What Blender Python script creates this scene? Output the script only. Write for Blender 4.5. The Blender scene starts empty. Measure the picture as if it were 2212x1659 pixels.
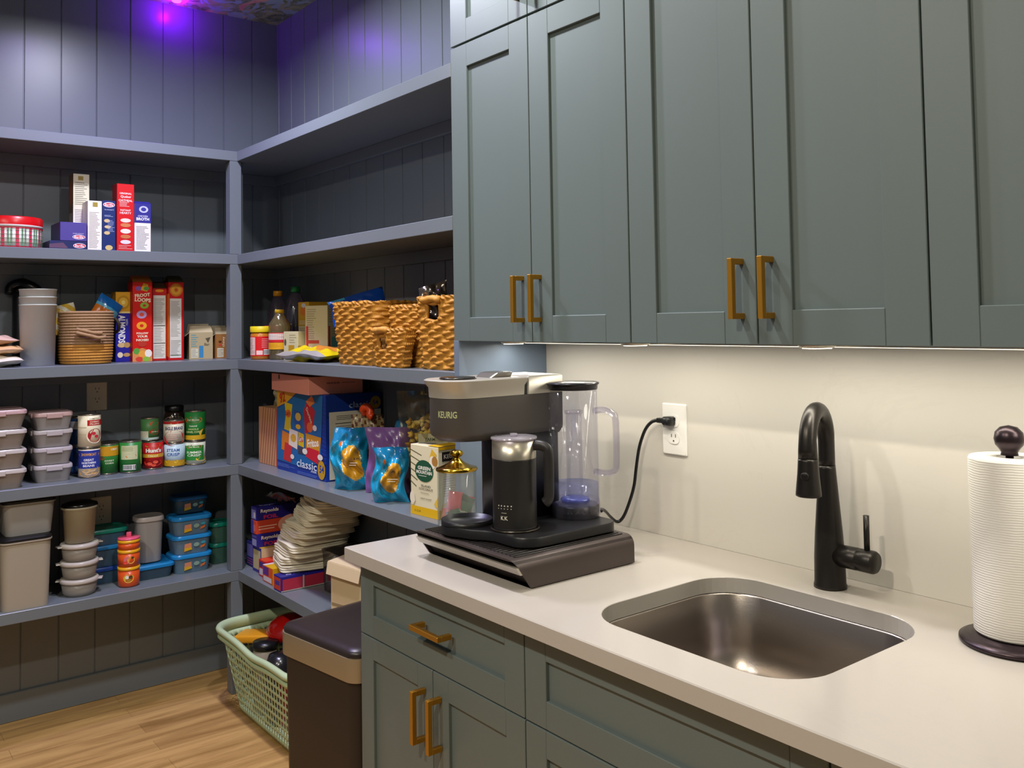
import bpy, bmesh, math, random
from mathutils import Vector, Matrix
random.seed(7)
SC = bpy.context.scene
COL = SC.collection
PI = math.pi
R = math.radians

# ------------------------------------------------------------------ camera
cam_d = bpy.data.cameras.new('camera')
cam = bpy.data.objects.new('camera', cam_d)
COL.objects.link(cam)
cr = Vector((0.61727574, 0.78658608, -0.01590565))
cu = Vector((0.04209784, -0.01283488, 0.99903105))
cf = Vector((-0.78561977, 0.61734723, 0.04103623))
m = Matrix((cr, cu, -cf)).transposed().to_4x4()
m.translation = Vector((3.84346, -1.6779, 1.44503))
cam.matrix_world = m
cam_d.sensor_fit = 'HORIZONTAL'
cam_d.sensor_width = 36.0
cam_d.lens = 36.0 * 1954.60463 / 2212
cam_d.shift_x = -(1108.33 - 1106.0) / 2212
cam_d.shift_y = (615.4256 - 829.5) / 2212
cam_d.clip_start = 0.02
SC.camera = cam

# ------------------------------------------------------------------ world, exposure
w = bpy.data.worlds.new('world'); SC.world = w; w.use_nodes = True
w.node_tree.nodes['Background'].inputs[0].default_value = (0.5, 0.5, 0.55, 1)
w.node_tree.nodes['Background'].inputs[1].default_value = 0.05
SC.view_settings.view_transform = 'Standard'
SC.view_settings.look = 'None'
SC.view_settings.exposure = 0.0
SC.view_settings.gamma = 1.0
SC.view_settings.use_curve_mapping = False
SC.cycles.max_bounces = 8
SC.cycles.transparent_max_bounces = 24
SC.cycles.use_denoising = True
SC.cycles.sample_clamp_indirect = 4.0
SC.cycles.caustics_reflective = False
SC.cycles.caustics_refractive = False

CEIL = 2.808
def lamp(name, kind, loc, energy, color, size=0.1, rot=(0, 0, 0), spread=None, shape='DISK', blend=0.5, spot=None):
    d = bpy.data.lights.new(name, kind); d.energy = energy; d.color = color
    if kind == 'AREA':
        d.shape = shape; d.size = size
        if spread: d.spread = spread
    else:
        d.shadow_soft_size = size
    if kind == 'SPOT':
        d.spot_size = spot or R(120); d.spot_blend = blend
    o = bpy.data.objects.new(name, d); COL.objects.link(o)
    o.location = loc; o.rotation_euler = rot
    return o
# recessed ceiling lights, under-cabinet pucks, violet strip lamp on the ceiling; added violet wash and far-side fill
CEIL_LIGHTS = [(1.07, -0.76), (2.15, -0.76), (3.30, -0.76), (4.3, -0.76), (2.15, -2.42), (3.3, -2.42)]  # last two, on the far side, are added as unseen front fill
for i, (x, y) in enumerate(CEIL_LIGHTS):
    e = [26.0, 20.0, 3.5, 2.5, 24.0, 42.0][i]
    c = [(0.88, 0.90, 1.0), (0.98, 0.95, 0.98), (1.0, 0.93, 0.76), (1.0, 0.93, 0.76), (1.0, 0.94, 0.86), (1.0, 0.89, 0.72)][i]
    lamp('ceiling_lamp', 'AREA', (x, y, CEIL - 0.012), e, c, 0.13, spread=R(165))
PUCKS = [(1.98, -0.215), (2.42, -0.215), (2.88, -0.215), (3.42, -0.215)]
for x, y in PUCKS:
    lamp('puck_lamp', 'AREA', (x, y, 1.3855), 0.25, (1.0, 0.95, 0.86), 0.06, spread=R(175))
o_ = lamp('strip_lamp', 'AREA', (2.83, -0.150, 1.3860), 4.1, (1.0, 0.945, 0.82), 1.88, shape='RECTANGLE'); o_.data.size_y = 0.012
lamp('violet_lamp', 'POINT', (0.085, -0.475, 2.775), 2.8, (0.23, 0.0, 1.0), 0.02)
lamp('violet_wash_fill', 'AREA', (0.75, -0.9, CEIL - 0.012), 9.0, (0.40, 0.26, 1.0), 0.12, spread=R(150))  # added fill that spreads violet over the corner and shelves

# ------------------------------------------------------------------ materials
def lin(h):
    if not isinstance(h, str): return tuple(h) + (1,)
    h = h.lstrip('#'); v = [int(h[i:i + 2], 16) / 255 for i in (0, 2, 4)]
    return tuple((c / 12.92 if c <= 0.04045 else ((c + 0.055) / 1.055) ** 2.4) for c in v) + (1,)
_M = {}
def M(col, rough=0.5, metal=0.0, alpha=1.0, trans=0.0, ior=1.45, emit=0.0, spec=0.5, noise=0.0, scale=30.0, bump=0.0, bscale=200.0, coat=0.0):
    key = (col, rough, metal, alpha, trans, ior, emit, spec, noise, scale, bump, bscale, coat)
    if key in _M: return _M[key]
    mt = bpy.data.materials.new('mat_%d' % len(_M)); mt.use_nodes = True
    nt = mt.node_tree; b = nt.nodes['Principled BSDF']
    c = lin(col)
    b.inputs['Base Color'].default_value = c
    b.inputs['Roughness'].default_value = rough
    b.inputs['Metallic'].default_value = metal
    b.inputs['Alpha'].default_value = alpha
    b.inputs['Transmission Weight'].default_value = trans
    b.inputs['IOR'].default_value = ior
    b.inputs['Specular IOR Level'].default_value = spec
    b.inputs['Coat Weight'].default_value = coat
    if emit:
        b.inputs['Emission Color'].default_value = c; b.inputs['Emission Strength'].default_value = emit
    if noise or bump:
        tc = nt.nodes.new('ShaderNodeTexCoord')
    if noise:
        n = nt.nodes.new('ShaderNodeTexNoise'); n.inputs['Scale'].default_value = scale; n.inputs['Detail'].default_value = 4
        nt.links.new(tc.outputs['Object'], n.inputs['Vector'])
        mx = nt.nodes.new('ShaderNodeMix'); mx.data_type = 'RGBA'
        mx.inputs[6].default_value = tuple(max(0, v * (1 - noise)) for v in c[:3]) + (1,)
        mx.inputs[7].default_value = tuple(min(1, v * (1 + noise)) for v in c[:3]) + (1,)
        nt.links.new(n.outputs['Fac'], mx.inputs[0]); nt.links.new(mx.outputs[2], b.inputs['Base Color'])
    if bump:
        n2 = nt.nodes.new('ShaderNodeTexNoise'); n2.inputs['Scale'].default_value = bscale
        nt.links.new(tc.outputs['Object'], n2.inputs['Vector'])
        bp = nt.nodes.new('ShaderNodeBump'); bp.inputs['Strength'].default_value = bump; bp.inputs['Distance'].default_value = 0.002
        nt.links.new(n2.outputs['Fac'], bp.inputs['Height']); nt.links.new(bp.outputs['Normal'], b.inputs['Normal'])
    _M[key] = mt
    return mt
def clearmat(tint='ffffff', gloss=0.12, haze=0.1, hazecol='ffffff', fres=0.55):
    """thin clear plastic: see-through with a surface reflection and a little haze"""
    key = ('clear', tint, gloss, haze, hazecol, fres)
    if key in _M: return _M[key]
    mt = bpy.data.materials.new('mat_clear_%d' % len(_M)); mt.use_nodes = True
    nt = mt.node_tree
    for n in list(nt.nodes):
        if n.type != 'OUTPUT_MATERIAL': nt.nodes.remove(n)
    out = [n for n in nt.nodes if n.type == 'OUTPUT_MATERIAL'][0]
    tr = nt.nodes.new('ShaderNodeBsdfTransparent'); tr.inputs[0].default_value = lin(tint)
    gl = nt.nodes.new('ShaderNodeBsdfGlossy'); gl.inputs['Roughness'].default_value = 0.05
    df = nt.nodes.new('ShaderNodeBsdfDiffuse'); df.inputs[0].default_value = lin(hazecol)
    m1 = nt.nodes.new('ShaderNodeMixShader'); m1.inputs[0].default_value = haze
    m2 = nt.nodes.new('ShaderNodeMixShader')
    fr = nt.nodes.new('ShaderNodeLayerWeight'); fr.inputs['Blend'].default_value = 0.35
    mt2 = nt.nodes.new('ShaderNodeMath'); mt2.operation = 'MULTIPLY_ADD'; mt2.inputs[1].default_value = fres; mt2.inputs[2].default_value = gloss * 0.4
    nt.links.new(fr.outputs['Fresnel'], mt2.inputs[0]); nt.links.new(mt2.outputs[0], m2.inputs[0])
    nt.links.new(tr.outputs[0], m1.inputs[1]); nt.links.new(df.outputs[0], m1.inputs[2])
    nt.links.new(m1.outputs[0], m2.inputs[1]); nt.links.new(gl.outputs[0], m2.inputs[2])
    nt.links.new(m2.outputs[0], out.inputs['Surface'])
    _M[key] = mt
    return mt

# ------------------------------------------------------------------ mesh builder
_TXT = {}
def text_geo(s, bold=0.0):
    k = (s, bold)
    if k in _TXT: return _TXT[k]
    cdata = bpy.data.curves.new('t', 'FONT'); cdata.body = s; cdata.size = 1.0; cdata.resolution_u = 2; cdata.offset = bold
    ob = bpy.data.objects.new('t', cdata)
    me = ob.to_mesh()
    vs = [(v.co.x, v.co.y) for v in me.vertices]; fs = [tuple(p.vertices) for p in me.polygons]
    ob.to_mesh_clear(); bpy.data.objects.remove(ob); bpy.data.curves.remove(cdata)
    if not vs: vs = [(0, 0)]
    x0 = min(v[0] for v in vs); x1 = max(v[0] for v in vs); y0 = min(v[1] for v in vs); y1 = max(v[1] for v in vs)
    _TXT[k] = ([((v[0] - (x0 + x1) / 2), (v[1] - (y0 + y1) / 2)) for v in vs], fs, max(x1 - x0, 1e-4), max(y1 - y0, 1e-4))
    return _TXT[k]
def circ(n, rx, ry=None, cx=0, cy=0, a0=0):
    ry = rx if ry is None else ry
    return [(cx + rx * math.cos(a0 + 2 * PI * i / n), cy + ry * math.sin(a0 + 2 * PI * i / n)) for i in range(n)]
def rr(w, d, r, n=6, cx=0, cy=0):
    """rounded rectangle, counter-clockwise"""
    r = min(r, w / 2 - 1e-5, d / 2 - 1e-5); pts = []
    for qx, qy, a in ((1, 1, 0), (-1, 1, PI / 2), (-1, -1, PI), (1, -1, 3 * PI / 2)):
        for i in range(n + 1):
            t = a + PI / 2 * i / n
            pts.append((cx + qx * (w / 2 - r) + r * math.cos(t), cy + qy * (d / 2 - r) + r * math.sin(t)))
    return pts
class Fr:
    """flat surface frame; maps (u,v,d) metres"""
    def __init__(s, o, ux, uy, W, H):
        s.o = Vector(o); s.ux = Vector(ux); s.uy = Vector(uy); s.n = s.ux.cross(s.uy); s.W = W; s.H = H; s.step = 9.0
    def __call__(s, u, v, d): return s.o + s.ux * u + s.uy * v + s.n * d
class Cy:
    """cylinder wrap frame centred on local -Y; u runs along the arc left to right"""
    def __init__(s, r0, z0, z1, r1=None, span=PI, c=(0, 0)):
        s.r0 = r0; s.r1 = r0 if r1 is None else r1; s.z0 = z0; s.H = z1 - z0; s.W = span * r0; s.span = span; s.step = r0 * 0.16; s.c = c
    def __call__(s, u, v, d):
        t = v / s.H; r = s.r0 + (s.r1 - s.r0) * t + d
        a = -PI / 2 + (u / s.W - 0.5) * s.span
        return Vector((s.c[0] + r * math.cos(a), s.c[1] + r * math.sin(a), s.z0 + v))
class MB:
    def __init__(s): s.v = []; s.f = []; s.mi = []; s.sm = []; s.mats = []; s.layer = 0
    def mid(s, m):
        if m not in s.mats: s.mats.append(m)
        return s.mats.index(m)
    def add(s, vs, fs, m, smooth=False, T=None):
        b = len(s.v)
        s.v += [tuple(T @ Vector(v)) if T is not None else tuple(v) for v in vs]
        single = not isinstance(m, list); k = s.mid(m) if single else None
        for i, f in enumerate(fs):
            s.f.append(tuple(b + j for j in f)); s.mi.append(k if single else s.mid(m[i])); s.sm.append(smooth)
        return s
    def box(s, x0, x1, y0, y1, z0, z1, m, bev=0.0, seg=1, T=None):
        bm = bmesh.new(); bmesh.ops.create_cube(bm, size=1)
        bmesh.ops.scale(bm, vec=(x1 - x0, y1 - y0, z1 - z0), verts=bm.verts)
        bmesh.ops.translate(bm, vec=((x0 + x1) / 2, (y0 + y1) / 2, (z0 + z1) / 2), verts=bm.verts)
        if bev: bmesh.ops.bevel(bm, geom=list(bm.edges), offset=bev, segments=seg, affect='EDGES', profile=0.5)
        vs = [v.co[:] for v in bm.verts]; bm.verts.index_update(); fs = [tuple(v.index for v in f.verts) for f in bm.faces]
        bm.free(); return s.add(vs, fs, m, bool(bev) and seg > 1, T)
    def loft(s, loops, m, cap0=True, cap1=True, smooth=True, T=None, closed=False):
        """loops: equal-length lists of 3-D points; m one material or one per band"""
        n = len(loops[0]); vs = [p for L in loops for p in L]; fs = []; ms = []
        K = len(loops)
        for k in range(K - (0 if closed else 1)):
            k2 = (k + 1) % K
            for i in range(n):
                j = (i + 1) % n
                fs.append((k * n + i, k * n + j, k2 * n + j, k2 * n + i)); ms.append(m[k] if isinstance(m, list) else m)
        if cap0 and not closed: fs.append(tuple(range(n))[::-1]); ms.append(ms[0])
        if cap1 and not closed: fs.append(tuple((K - 1) * n + i for i in range(n))); ms.append(ms[-2] if cap0 else ms[-1])
        return s.add(vs, fs, ms, smooth, T)
    def lathe(s, prof, m, seg=32, c=(0, 0), T=None, sx=1.0, smooth=True, cap0=True, cap1=True):
        return s.loft([[(c[0] + r * math.cos(2 * PI * i / seg) * sx, c[1] + r * math.sin(2 * PI * i / seg), z) for i in range(seg)] for r, z in prof], m, cap0, cap1, smooth, T)
    def rlof(s, secs, m, n=6, T=None, smooth=True, cap0=True, cap1=True):
        """secs: (w,d,r,z[,cx,cy]) rounded-rectangle sections"""
        return s.loft([[(x, y, q[3]) for x, y in rr(q[0], q[1], q[2], n, *(q[4:6] if len(q) > 4 else (0, 0)))] for q in secs], m, cap0, cap1, smooth, T)
    def prism(s, poly, z0, z1, m, T=None, smooth=False):
        return s.loft([[(x, y, z0) for x, y in poly], [(x, y, z1) for x, y in poly]], m, True, True, smooth, T)
    def tube(s, path, r, m, seg=10, T=None, closed=False, flat=1.0):
        P = [Vector(p) for p in path]; loops = []; up = Vector((0, 0, 1))
        nrm = None
        for i, p in enumerate(P):
            if closed: t = (P[(i + 1) % len(P)] - P[i - 1]).normalized()
            else: t = (P[min(i + 1, len(P) - 1)] - P[max(i - 1, 0)]).normalized()
            if nrm is None:
                nrm = t.cross(up)
                if nrm.length < 1e-3: nrm = t.cross(Vector((1, 0, 0)))
                nrm.normalize()
            else:
                nrm = (nrm - t * nrm.dot(t)).normalized()
            bn = t.cross(nrm); q = r[i] if isinstance(r, (list, tuple)) else r
            loops.append([tuple(p + nrm * (q * math.cos(2 * PI * k / seg)) + bn * (q * flat * math.sin(2 * PI * k / seg))) for k in range(seg)])
        return s.loft(loops, m, True, True, True, T, closed)
    def grid(s, fn, nu, nv, m, mf=None, smooth=True, wrap=False, skip=None, T=None):
        vs = [tuple(fn(i / nu, j / nv)) for j in range(nv + 1) for i in range(nu + (0 if wrap else 1))]
        n = nu if wrap else nu + 1; fs = []; ms = []
        for j in range(nv):
            for i in range(nu):
                if skip and skip((i + .5) / nu, (j + .5) / nv, i, j): continue
                i2 = (i + 1) % n
                fs.append((j * n + i, j * n + i2, (j + 1) * n + i2, (j + 1) * n + i)); ms.append(mf((i + .5) / nu, (j + .5) / nv) if mf else m)
        return s.add(vs, fs, ms, smooth, T)
    def pillow(s, w, h, t, m, mf=None, wr=0.1, seed=0, nu=26, nv=26, T=None, p=2.2, crimp=0.04):
        """sealed bag lying in local XZ, front towards -Y; mf(u,v,front)"""
        rnd = random.Random(seed); ph = [rnd.uniform(0, 6.3) for _ in range(8)]
        def fn(side):
            def g(u, v):
                a = abs(2 * u - 1); b = abs(2 * v - 1)
                e = max(0, (1 - a ** p)) ** 0.6 * max(0, 1 - (b / (1 - crimp)) ** p if b < 1 - crimp else 0) ** 0.6
                wv = wr * (math.sin(9 * u + 5 * v + ph[0]) * math.sin(13 * v + ph[1]) + 0.6 * math.sin(23 * u + ph[2]) * math.sin(17 * v + 4 * u + ph[3]))
                x = (u - .5) * w * (1 - 0.05 * math.sin(PI * v)); z = v * h
                return (x + wr * t * math.sin(7 * v + ph[5]) * .3, side * t / 2 * e * (1 + wv) + 0.3 * wr * t * math.sin(8 * u + ph[4]) * b, z)
            return g
        for side in (-1, 1):
            g = fn(side)
            s.grid((lambda u, v: g(u, v)) if side < 0 else (lambda u, v: g(1 - u, v)), nu, nv, m, (lambda u, v, sd=side: mf(u if sd < 0 else 1 - u, v, sd < 0)) if mf else None, T=T)
        return s
    # ---- printed marks
    def dec(s, fr, items, T=None):
        for it in items:
            s.layer += 1; d = 0.00025 + s.layer * 0.00006; k = it[0]; W, H = fr.W, fr.H
            if k == 'r':
                _, u0, v0, u1, v1, c = it[:6]; s._rect(fr, u0 * W, v0 * H, u1 * W, v1 * H, d, c, T)
            elif k == 'e':
                _, cu_, cv_, ru, rv, c = it[:6]; n = 24
                pts = [(cu_ * W + ru * W * math.cos(2 * PI * i / n), cv_ * H + rv * H * math.sin(2 * PI * i / n)) for i in range(n)]
                s.add([fr(a, b, d) for a, b in pts], [tuple(range(n))], M(c, 0.45) if isinstance(c, str) else c, False, T)
            elif k == 'p':
                s.add([fr(a * W, b * H, d) for a, b in it[1]], [tuple(range(len(it[1])))], M(it[2], 0.45) if isinstance(it[2], str) else it[2], False, T)
            elif k == 't':
                _, txt, cu_, cv_, tw, c = it[:6]; rot = it[6] if len(it) > 6 else 0; bold = it[7] if len(it) > 7 else 0.012; asp = it[8] if len(it) > 8 else None
                vs, fs, gw, gh = text_geo(txt, bold)
                run = (H if abs(rot) % 180 == 90 else W) * tw; sc = run / gw; sy = sc if asp is None else asp * ((W if abs(rot) % 180 == 90 else H)) / gh
                ca, sa = math.cos(R(rot)), math.sin(R(rot))
                s.add([fr(cu_ * W + (x * sc * ca - y * sy * sa), cv_ * H + (x * sc * sa + y * sy * ca), d) for x, y in vs], fs, M(c, 0.45) if isinstance(c, str) else c, False, T)
            elif k == 'l':     # small print: n thin ruled rows
                _, u0, v0, u1, v1, n, c = it[:7]; rnd = random.Random(int(u0 * 99 + v0 * 77 + n))
                hh = (v1 - v0) / n
                for i in range(n):
                    s._rect(fr, u0 * W, (v0 + hh * (i + .3)) * H, (u0 + (u1 - u0) * rnd.uniform(.6, 1)) * W, (v0 + hh * (i + .62)) * H, d, c, T)
            elif k == 'b':     # striped block
                _, u0, v0, u1, v1, n, c = it[:7]; rnd = random.Random(5)
                s._rect(fr, u0 * W, v0 * H, u1 * W, v1 * H, d, 'efeee8', T)
                for i in range(n):
                    a = u0 + (u1 - u0) * (i + .2) / n
                    s._rect(fr, a * W, (v0 + (v1 - v0) * .1) * H, (a + (u1 - u0) / n * rnd.uniform(.3, .7)) * W, (v1 - (v1 - v0) * .1) * H, d + .00004, c, T)
        return s
    def _rect(s, fr, u0, v0, u1, v1, d, c, T=None):
        n = max(1, int(abs(u1 - u0) / fr.step) + 1); vs = []
        for i in range(n + 1):
            u = u0 + (u1 - u0) * i / n; vs += [fr(u, v0, d), fr(u, v1, d)]
        s.add(vs, [(2 * i, 2 * i + 2, 2 * i + 3, 2 * i + 1) for i in range(n)], M(c, 0.45) if isinstance(c, str) else c, False, T)
    def build(s, name, parent=None, loc=(0, 0, 0), rotz=0.0, rot=None):
        me = bpy.data.meshes.new(name); me.from_pydata(s.v, [], s.f); me.update()
        for mt in s.mats: me.materials.append(mt)
        me.polygons.foreach_set('material_index', s.mi); me.polygons.foreach_set('use_smooth', s.sm)
        o = bpy.data.objects.new(name, me); COL.objects.link(o)
        o.location = loc; o.rotation_euler = rot if rot else (0, 0, rotz)
        if parent: o.parent = parent
        return o
def smooth_by_angle(o, ang=35):
    me = o.data; bm = bmesh.new(); bm.from_mesh(me)
    for e in bm.edges:
        if len(e.link_faces) == 2 and e.calc_face_angle(0) > R(ang): e.smooth = False
    bm.to_mesh(me); bm.free(); return o
def thing(name, label, cat, loc=(0, 0, 0), rotz=0.0, group=None):
    o = bpy.data.objects.new(name, None); COL.objects.link(o); o.empty_display_size = 0.05
    o.location = loc; o.rotation_euler = (0, 0, rotz); o['label'] = label; o['category'] = cat
    if group: o['group'] = group
    return o
def tag(o, label, cat, group=None):
    o['label'] = label; o['category'] = cat
    if group: o['group'] = group
    return o
def struct(o): o['kind'] = 'structure'; return o
def bevel(o, w=0.002, seg=2, ang=40):
    b = o.modifiers.new('bevel', 'BEVEL'); b.width = w; b.segments = seg; b.limit_method = 'ANGLE'; b.angle_limit = R(ang); return o
def copy_tree(o, loc=None, rotz=None, label=None, parent=None):
    c = o.copy(); COL.objects.link(c)
    if parent: c.parent = parent
    for ch in list(o.children):
        copy_tree(ch, parent=c)
    if loc: c.location = loc
    if rotz is not None: c.rotation_euler = (0, 0, rotz)
    if label: c['label'] = label
    return c
# ================================================================== the room
D = 0.305; SZ = [2.151, 1.734, 1.314, 0.896, 0.478]; TS = 0.0395
XP = 1.835; XR = 1.858; CAB = 1.3986; CT = 0.914
RX, RY = 4.9, -2.7
paint = M((0.150, 0.172, 0.192), 0.31, noise=0.04, scale=3.0, bump=0.03, bscale=350)
paintcab = M((0.121, 0.153, 0.148), 0.42, noise=0.03, scale=4.0, bump=0.02, bscale=500)
white_wall = M('b9b2a4', 0.6)
# wood plank floor, boards run along Y
def floor_mat():
    mt = bpy.data.materials.new('mat_floor'); mt.use_nodes = True; nt = mt.node_tree; b = nt.nodes['Principled BSDF']
    tc = nt.nodes.new('ShaderNodeTexCoord'); mp = nt.nodes.new('ShaderNodeMapping'); mp.inputs['Rotation'].default_value = (0, 0, R(90))
    br = nt.nodes.new('ShaderNodeTexBrick'); br.inputs['Scale'].default_value = 1.0
    br.inputs['Brick Width'].default_value = 1.1; br.inputs['Row Height'].default_value = 0.085; br.inputs['Mortar Size'].default_value = 0.0008
    br.inputs['Color1'].default_value = (0.54, 0.33, 0.125, 1); br.inputs['Color2'].default_value = (0.41, 0.235, 0.085, 1); br.inputs['Mortar'].default_value = (0.27, 0.155, 0.065, 1)
    br.offset = 0.37; br.inputs['Bias'].default_value = -0.1
    mp2 = nt.nodes.new('ShaderNodeMapping'); mp2.inputs['Scale'].default_value = (9, 0.9, 1)
    ns = nt.nodes.new('ShaderNodeTexNoise'); ns.inputs['Scale'].default_value = 2.2; ns.inputs['Detail'].default_value = 8; ns.inputs['Roughness'].default_value = 0.6; ns.inputs['Distortion'].default_value = 0.5
    rp = nt.nodes.new('ShaderNodeValToRGB'); rp.color_ramp.elements[0].position = 0.35; rp.color_ramp.elements[0].color = (0.66, 0.6, 0.5, 1); rp.color_ramp.elements[1].position = 0.62; rp.color_ramp.elements[1].color = (1.12, 1.12, 1.1, 1)
    mx = nt.nodes.new('ShaderNodeMix'); mx.data_type = 'RGBA'; mx.blend_type = 'MULTIPLY'; mx.inputs[0].default_value = 1
    nt.links.new(tc.outputs['Object'], mp.inputs[0]); nt.links.new(mp.outputs[0], br.inputs[0])
    nt.links.new(tc.outputs['Object'], mp2.inputs[0]); nt.links.new(mp2.outputs[0], ns.inputs['Vector'])
    nt.links.new(ns.outputs['Fac'], rp.inputs[0]); nt.links.new(br.outputs['Color'], mx.inputs[6]); nt.links.new(rp.outputs[0], mx.inputs[7])
    nt.links.new(mx.outputs[2], b.inputs['Base Color']); b.inputs['Roughness'].default_value = 0.42
    return mt
struct(MB().box(-0.1, RX + .1, RY - .1, 0.1, -0.05, 0, floor_mat()).build('floor'))
# ceiling papered with a floral pattern
def ceil_mat():
    mt = bpy.data.materials.new('mat_ceiling'); mt.use_nodes = True; nt = mt.node_tree; b = nt.nodes['Principled BSDF']
    tc = nt.nodes.new('ShaderNodeTexCoord')
    def ramp(src, els):
        rp = nt.nodes.new('ShaderNodeValToRGB'); cr_ = rp.color_ramp
        while len(cr_.elements) < len(els): cr_.elements.new(0.5)
        for e, (p, c) in zip(cr_.elements, els): e.position = p; e.color = c
        nt.links.new(src, rp.inputs[0]); return rp.outputs[0]
    def noise(sc, dist, seed):
        mp = nt.nodes.new('ShaderNodeMapping'); mp.inputs['Location'].default_value = (seed, seed * 2, 0); nt.links.new(tc.outputs['Object'], mp.inputs[0])
        n = nt.nodes.new('ShaderNodeTexNoise'); n.inputs['Scale'].default_value = sc; n.inputs['Distortion'].default_value = dist; n.inputs['Detail'].default_value = 3
        nt.links.new(mp.outputs[0], n.inputs['Vector']); return n.outputs['Fac']
    def mix(f, a, c):
        mx = nt.nodes.new('ShaderNodeMix'); mx.data_type = 'RGBA'; nt.links.new(f, mx.inputs[0])
        if isinstance(a, tuple): mx.inputs[6].default_value = a
        else: nt.links.new(a, mx.inputs[6])
        if isinstance(c, tuple): mx.inputs[7].default_value = c
        else: nt.links.new(c, mx.inputs[7])
        return mx.outputs[2]
    K = (0, 0, 0, 1); W1 = (1, 1, 1, 1)
    base = (0.34, 0.46, 0.48, 1)
    leaf = ramp(noise(5.5, 2.6, 3), [(0.46, K), (0.5, W1), (0.63, W1), (0.66, K)])
    c = mix(leaf, base, ramp(noise(14, 1, 9), [(0.35, (0.12, 0.17, 0.07, 1)), (0.6, (0.40, 0.42, 0.18, 1))]))
    fl = ramp(noise(4.2, 1.4, 21), [(0.60, K), (0.63, W1)])
    c = mix(fl, c, ramp(noise(12, 1, 4), [(0.4, (0.7, 0.24, 0.20, 1)), (0.6, (0.75, 0.48, 0.3, 1))]))
    st = ramp(noise(9, 3.5, 44), [(0.485, K), (0.5, W1), (0.515, K)])
    c = mix(st, c, (0.42, 0.38, 0.25, 1))
    nt.links.new(c, b.inputs['Base Color']); b.inputs['Roughness'].default_value = 0.6
    return mt
struct(MB().box(-0.1, RX + .1, RY - .1, 0.1, CEIL, CEIL + .05, ceil_mat()).build('ceiling'))
# V-groove panelling: outline of boards with narrow grooves
def grooved(length, offs, pitch, gw=0.006, gd=0.004):
    """2-D profile (s, depth) of panelling front; depth 0 = face, -gd in the groove"""
    pts = [(0, 0)]; s_ = offs
    while s_ < length - gw:
        if s_ > gw: pts += [(s_ - gw / 2, 0), (s_ - gw * .2, -gd), (s_ + gw * .2, -gd), (s_ + gw / 2, 0)]
        s_ += pitch
    return pts + [(length, 0)]
def wall_from_profile(pr, tf, thick, z0, z1, m):
    b = MB(); n = len(pr); front = [tf(s_, d) for s_, d in pr]; back = [tf(pr[0][0], -thick), tf(pr[-1][0], -thick)]
    vs = []
    for z in (z0, z1): vs += [(x, y, z) for x, y in front] + [(x, y, z) for x, y in back]
    k = n + 2; fs = [(i, i + 1, k + i + 1, k + i) for i in range(n - 1)]
    fs += [(n, n + 1, k + n + 1, k + n)]
    return b.add(vs, fs, m)
pl = grooved(2.7, 0.116, 0.1295)
struct(wall_from_profile(pl, lambda s_, d: (d, -s_), 0.08, 0, CEIL, paint).build('wall_left'))
pb_ = grooved(XP + .02, 0.02, 0.1325)
b = wall_from_profile(pb_, lambda s_, d: (s_, -d), 0.08, 0, CEIL, paint)
b.box(XP + .02, RX, 0.0, 0.08, 0, CEIL, white_wall)
struct(b.build('wall_back'))
struct(MB().box(RX, RX + .08, RY, 0, 0, CEIL, paint).build('wall_right'))
struct(MB().box(0, RX, RY - .08, RY, 0, CEIL, paint).build('wall_front'))
struct(MB().box(0, .014, RY, -0.0, 0, .105, paint, .003).build('baseboard_left'))
struct(MB().box(.0145, XP - .001, -.014, 0, 0, .105, paint, .003).build('baseboard_back'))

# ---- built-in open shelving: boards, cleats, posts, end panel
def shelf_run():
    t = thing('corner_shelving', 'blue-grey painted built-in shelving running round the panelled corner', 'shelving', (0, 0, 0))
    for k, z in enumerate(SZ):
        sh = MB()
        sh.box(0.0005, D, RY + .4, -0.0005, z - TS, z, paint, .0015)
        sh.build('shelf_board', t)
        sh = MB()
        sh.box(D + .0002, XP, -D, -0.0005, z - TS, z, paint, .0015)
        sh.build('shelf_board', t)
        c = MB(); c.box(0.0005, .019, RY + .4, -.0005, z - TS - .042, z - TS - .0002, paint, .001); c.build('cleat', t)
        c = MB(); c.box(.0192, XP, -.019, -.0005, z - TS - .042, z - TS - .0002, paint, .001); c.build('cleat', t)
    lev = [CEIL] + SZ
    for k in range(5):
        top = SZ[k] - TS; bot = SZ[k + 1] if k < 4 else 0.0
        p = MB(); p.box(.258, .3045, -.334, -.287, bot + .0002, top - .0002, paint, .0015)
        p.box(.258, .281, -.2869, -.272, bot + .0002, top - .0002, paint, .001); p.build('post', t)
    p = MB(); p.box(.258, .3045, RY + .4, RY + .45, 0, SZ[0] - TS, paint); p.build('post', t)
    p = MB(); p.box(XP + .0002, XR, -D, -0.0005, 0.0, CAB - .0005, M((0.15, 0.195, 0.265), 0.4, bump=.02, bscale=400), .001)
    p.build('end_panel', t)
    return t
shelf_run()

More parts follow.
